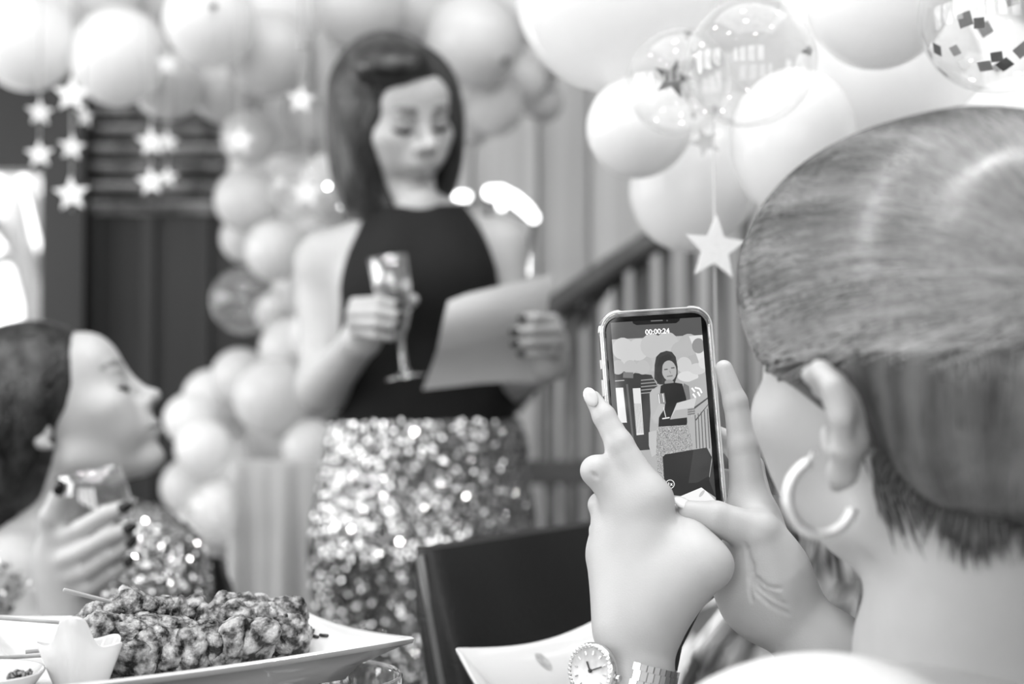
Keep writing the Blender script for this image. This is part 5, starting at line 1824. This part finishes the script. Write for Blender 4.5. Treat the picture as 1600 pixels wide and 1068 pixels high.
ring(356, 921, 20, 24, 0.85)
ring(364, 1030, 38, 44, 0.95, -1.3, 0.6, 14)
me = scr.mesh('picture', phn['_w'], smooth=False)
ca = me.color_attributes.new('tone', 'FLOAT_COLOR', 'POINT')
buf = []
for n_, v, g_ in tones:
    buf += [v, v, v, g_] * n_
ca.data.foreach_set('color', buf)
link('screen', me, M_scr, phn)


def lettering(txt, cx, cy, size, name, m, parent):
    cu_ = bpy.data.curves.new(name, 'FONT')
    cu_.body, cu_.size, cu_.align_x, cu_.align_y = txt, size, 'CENTER', 'CENTER'
    cu_.offset = size * 0.004
    ob = bpy.data.objects.new(name, cu_)
    COL.objects.link(ob)
    bpy.context.view_layer.update()
    dg = bpy.context.evaluated_depsgraph_get()
    me_ = bpy.data.meshes.new_from_object(ob.evaluated_get(dg))
    bpy.data.objects.remove(ob)
    uu, vv = to_uv(cx, cy)
    Mx_ = pm(0.0010) @ Matrix.Translation((uu, vv, 0))
    me_.transform(Matrix.Translation(-Vector(parent['_w'])) @ Mx_)
    return link(name, me_, m, parent)


M_ltr = mat('lit_white_lettering', 0.95, 0.5, var=0.01, emis=0.8)
lettering('00:00:24', *Z(290, 127), 0.0049, 'clock_text', M_ltr, phn)
lettering('1x', *Z(356, 921), 0.0034, 'zoom_text', M_ltr, phn)

# ------------------------------------------------------------------ wrist watch
M_chr = mat('polished_steel', 0.85, 0.14, metal=1.0, var=0.03)
wa = thing('wrist_watch', 'steel bracelet watch with a stone-set bezel on the left wrist', 'watch', P(985, 1060, 0.905))
wc = P(993, 1048, 0.907)
wax = Vector((0.24, 0.10, 0.96)).normalized()                          # along the forearm, the loose bracelet tips a little
wd = Vector((-0.66, -0.75, 0.0)); wd = (wd - wax * wd.dot(wax)).normalized()
ws = wax.cross(wd)
ra, rb_ = 0.0262, 0.0262
fc = P(928, 1047, 0.893)
fd = Vector((-0.64, -0.76, 0.12)).normalized(); fd = (fd - wax * wd.dot(wax)).normalized()
fs_ = wax.cross(fd).normalized(); fu = fd.cross(fs_)
Rw = Matrix((fs_, fu, fd)).transposed()
Mw = frame(fs_, fu, fd, fc)
b = MB(); b.lathe([(0.001, -0.004), (0.015, -0.004), (0.0172, -0.002), (0.0175, 0.002), (0.0168, 0.0035), (0.0145, 0.0045)], 40, Mw); b.build('case', M_chr, wa)
b = MB(); b.lathe([(0.0145, 0.0045), (0.0142, 0.0034), (0.0005, 0.0034)], 40, Mw); b.build('dial', mat('pearl_dial', 0.86, 0.3, var=0.04, vscale=(200, 200, 200)), wa)
st_me = MB().sphere((0, 0, 0), 1, 8, 6).mesh('stone', smooth=False); st_me.materials.append(mat('cut_stones', 0.95, 0.06, metal=0.6, var=0.02))
for i in range(36):
    a = 2 * PI * i / 36
    o = bpy.data.objects.new('bezel_stone', st_me); COL.objects.link(o); o.parent = wa
    o.location = Mw @ Vector((0.0158 * math.cos(a), 0.0158 * math.sin(a), 0.0045)) - Vector(wa['_w']); o.scale = (0.00125,) * 3
for i in range(12):
    a = 2 * PI * i / 12
    b = MB(); b.box(Mw @ Vector((0.0112 * math.cos(a), 0.0112 * math.sin(a), 0.0037)), (0.0024, 0.0008, 0.0005), Rw @ Matrix.Rotation(a, 3, 'Z')); b.build('hour_marker', M_chr, wa, smooth=False)
for r0, r1_, a0, w_ in ((0.0, 0.0062, 2.2, 0.0011), (0.0, 0.0095, 0.5, 0.0008)):
    c = (r0 + r1_) / 2
    b = MB(); b.box(Mw @ Vector((c * math.cos(a0), c * math.sin(a0), 0.0042)), (r1_ - r0, w_, 0.0003), Rw @ Matrix.Rotation(a0, 3, 'Z')); b.build('hand', mat('dark_watch_hand', 0.15, 0.3), wa, smooth=False)
b = MB(); b.lathe([(0.0005, 0.0048), (0.0013, 0.0046), (0.0013, 0.0036)], 12, Mw); b.build('centre_pin', MATS['dark_watch_hand'], wa)
b = MB(); b.tube([Mw @ Vector((0.0175, 0.0, 0.0)), Mw @ Vector((0.0205, 0, 0.0))], 0.0022, 10); b.build('crown', M_chr, wa)
lw_ = 0.0065
for i in range(3, 36):
    a = 2 * PI * i / 38 + 0.09
    if abs(((a + PI) % (2 * PI)) - PI) < 0.45:
        continue
    p = wc + wd * (ra * math.cos(a)) + ws * (rb_ * math.sin(a))
    nn = (wd * math.cos(a) / ra + ws * math.sin(a) / rb_).normalized()
    tt = wax.cross(nn)
    Rl = Matrix((tt, wax, nn)).transposed()
    wid = 0.0150 - 0.0025 * (1 - math.cos(a)) / 2
    for q, (o_, w_) in enumerate(((-0.35, 0.28), (0.0, 0.40), (0.35, 0.28))):
        b = MB(); b.box(p + wax * o_ * wid + tt * (0.0011 if q == 1 else 0), (0.0040, w_ * wid, 0.0024), Rl)
        b.build('bracelet_link', M_chr, wa, smooth=False)

# ------------------------------------------------------------------ hanging star garlands, string lights, neon
M_star = mat('white_glitter_card', 0.97, 0.6, var=0.03, vscale=(900, 900, 900), bump=0.5, bscale=1800)
M_str = mat('pale_thread', 0.7, 0.7)


def star_string(x0_, y0_, y1_, d, stars, label, slant=0.0):
    """thread hung from y0 to y1 with card stars (y, radius px, turn) on it"""
    t = thing('star_garland', label, 'garland', P(x0_ + slant, y1_, d), 'hanging star garlands')
    b = MB(); tp_ = P(x0_, y0_, d)
    if d > 2:
        tp_.z = 2.995
    b.tube([tp_, P(x0_ + slant * 0.5, (y0_ + y1_) / 2, d), P(x0_ + slant, y1_, d)], 0.0009 if d < 2 else 0.0014, 6); b.build('thread', M_str, t)
    for y, r, turn in stars:
        xx = x0_ + slant * (y - y0_) / (y1_ - y0_)
        Rm_ = facing(Vector((math.sin(turn), -math.cos(turn), 0.05))) @ Matrix.Rotation(0.08 * math.sin(y), 3, 'Z')
        c = P(xx, y, d - 0.003)
        b = MB(); b.prism(star_poly(M_(r, d), M_(r, d) * 0.44), frame(Rm_.col[0], Rm_.col[1], Rm_.col[2], c), 0.0018); b.build('star', M_star, t, smooth=False)
    return t


star_string(1114, 170, 1000, 1.30, [(388, 53, 0.25)], 'thread with one sharp white glitter star beside the phone', 10)
star_string(62, 60, 245, 2.3, [(176, 22, 0.5), (241, 23, 0.15)], 'leftmost star garland with two small stars')
star_string(112, 60, 330, 2.25, [(148, 30, 0.2), (230, 22, 0.4), (303, 29, 0.1)], 'three-star garland hanging lowest against the dark door frame')
star_string(132, 90, 195, 2.4, [(182, 18, 1.0)], 'single star turned almost edge-on beside the three-star garland')
star_string(236, 130, 300, 2.4, [(222, 25, 0.3), (284, 24, 0.0)], 'star garland in front of the blind, left one of the close pair')
star_string(262, 60, 300, 2.5, [(100, 20, 0.2), (222, 19, 0.6), (277, 18, 0.5)], 'star garland in front of the blind, right one of the close pair')
star_string(375, 120, 240, 2.35, [(219, 24, 0.2)], 'star hanging at the edge between blind and balloon column')
star_string(470, 90, 170, 2.3, [(156, 24, 0.2)], 'star hanging against the balloons left of the speaker\'s hair')
star_string(478, 200, 320, 2.35, [(302, 26, 0.2)], 'star hanging against the balloons by the speaker\'s hair ends')

fl2 = thing('string_lights', 'tiny bright string light bulbs on a thread beside the hair ends', 'lights', P(540, 330, 2.34))
M_bulb = mat('lit_bulb', 1.0, 0.5, var=0.0, emis=14.0)
tp_ = P(515, 230, 2.34); tp_.z = 2.995
b = MB(); b.tube([tp_, P(505, 230, 2.34), P(512, 291, 2.34), P(534, 322, 2.34), P(545, 400, 2.34)], 0.001, 6); b.build('wire', M_str, fl2)
for x, y in ((512, 291), (534, 322)):
    b = MB(); b.sphere(P(x, y, 2.34), 0.0036, 10, 8); b.build('bulb', M_bulb, fl2)
ne = thing('neon_sign', 'glowing white neon tube sign curving out behind the speaker\'s shoulder', 'sign', P(790, 345, 2.7))
M_neon = mat('lit_neon_tube', 1.0, 0.5, var=0.0, emis=3.5)
for pts, r in ((((688, 322), (706, 312), (718, 306), (728, 307)), [0.003, 0.006, 0.010, 0.010]), (((766, 301), (782, 301), (805, 312), (824, 328), (834, 340)), [0.013, 0.014, 0.013, 0.012, 0.010]),
               (((778, 302), (782, 316), (784, 322)), [0.008, 0.008, 0.008]), (((822, 400), (822, 425)), [0.007, 0.007])):
    b = MB(); b.tube([P(x, y, 2.7) for x, y in pts], r, 12)
    for q, rr_ in ((pts[0], r[0]), (pts[-1], r[-1])):
        b.sphere(P(q[0], q[1], 2.7), rr_, 12, 8)
    b.build('tube', M_neon, ne)
b = MB(); b.tube([P(690, 322, 2.73), P(760, 310, 2.73), P(834, 345, 2.73), P(822, 425, 2.73)], 0.006, 8); b.build('mounting_bar', M_steel, ne)
for x, y in ((760, 310), (834, 345)):
    q = P(x, y, 2.73)
    b = MB(); b.tube([q, Vector((q.x, YB + 0.04, q.z))], 0.005, 8); b.build('standoff', M_steel, ne)
for o in bpy.data.objects:
    if '_w' in o:
        del o['_w']
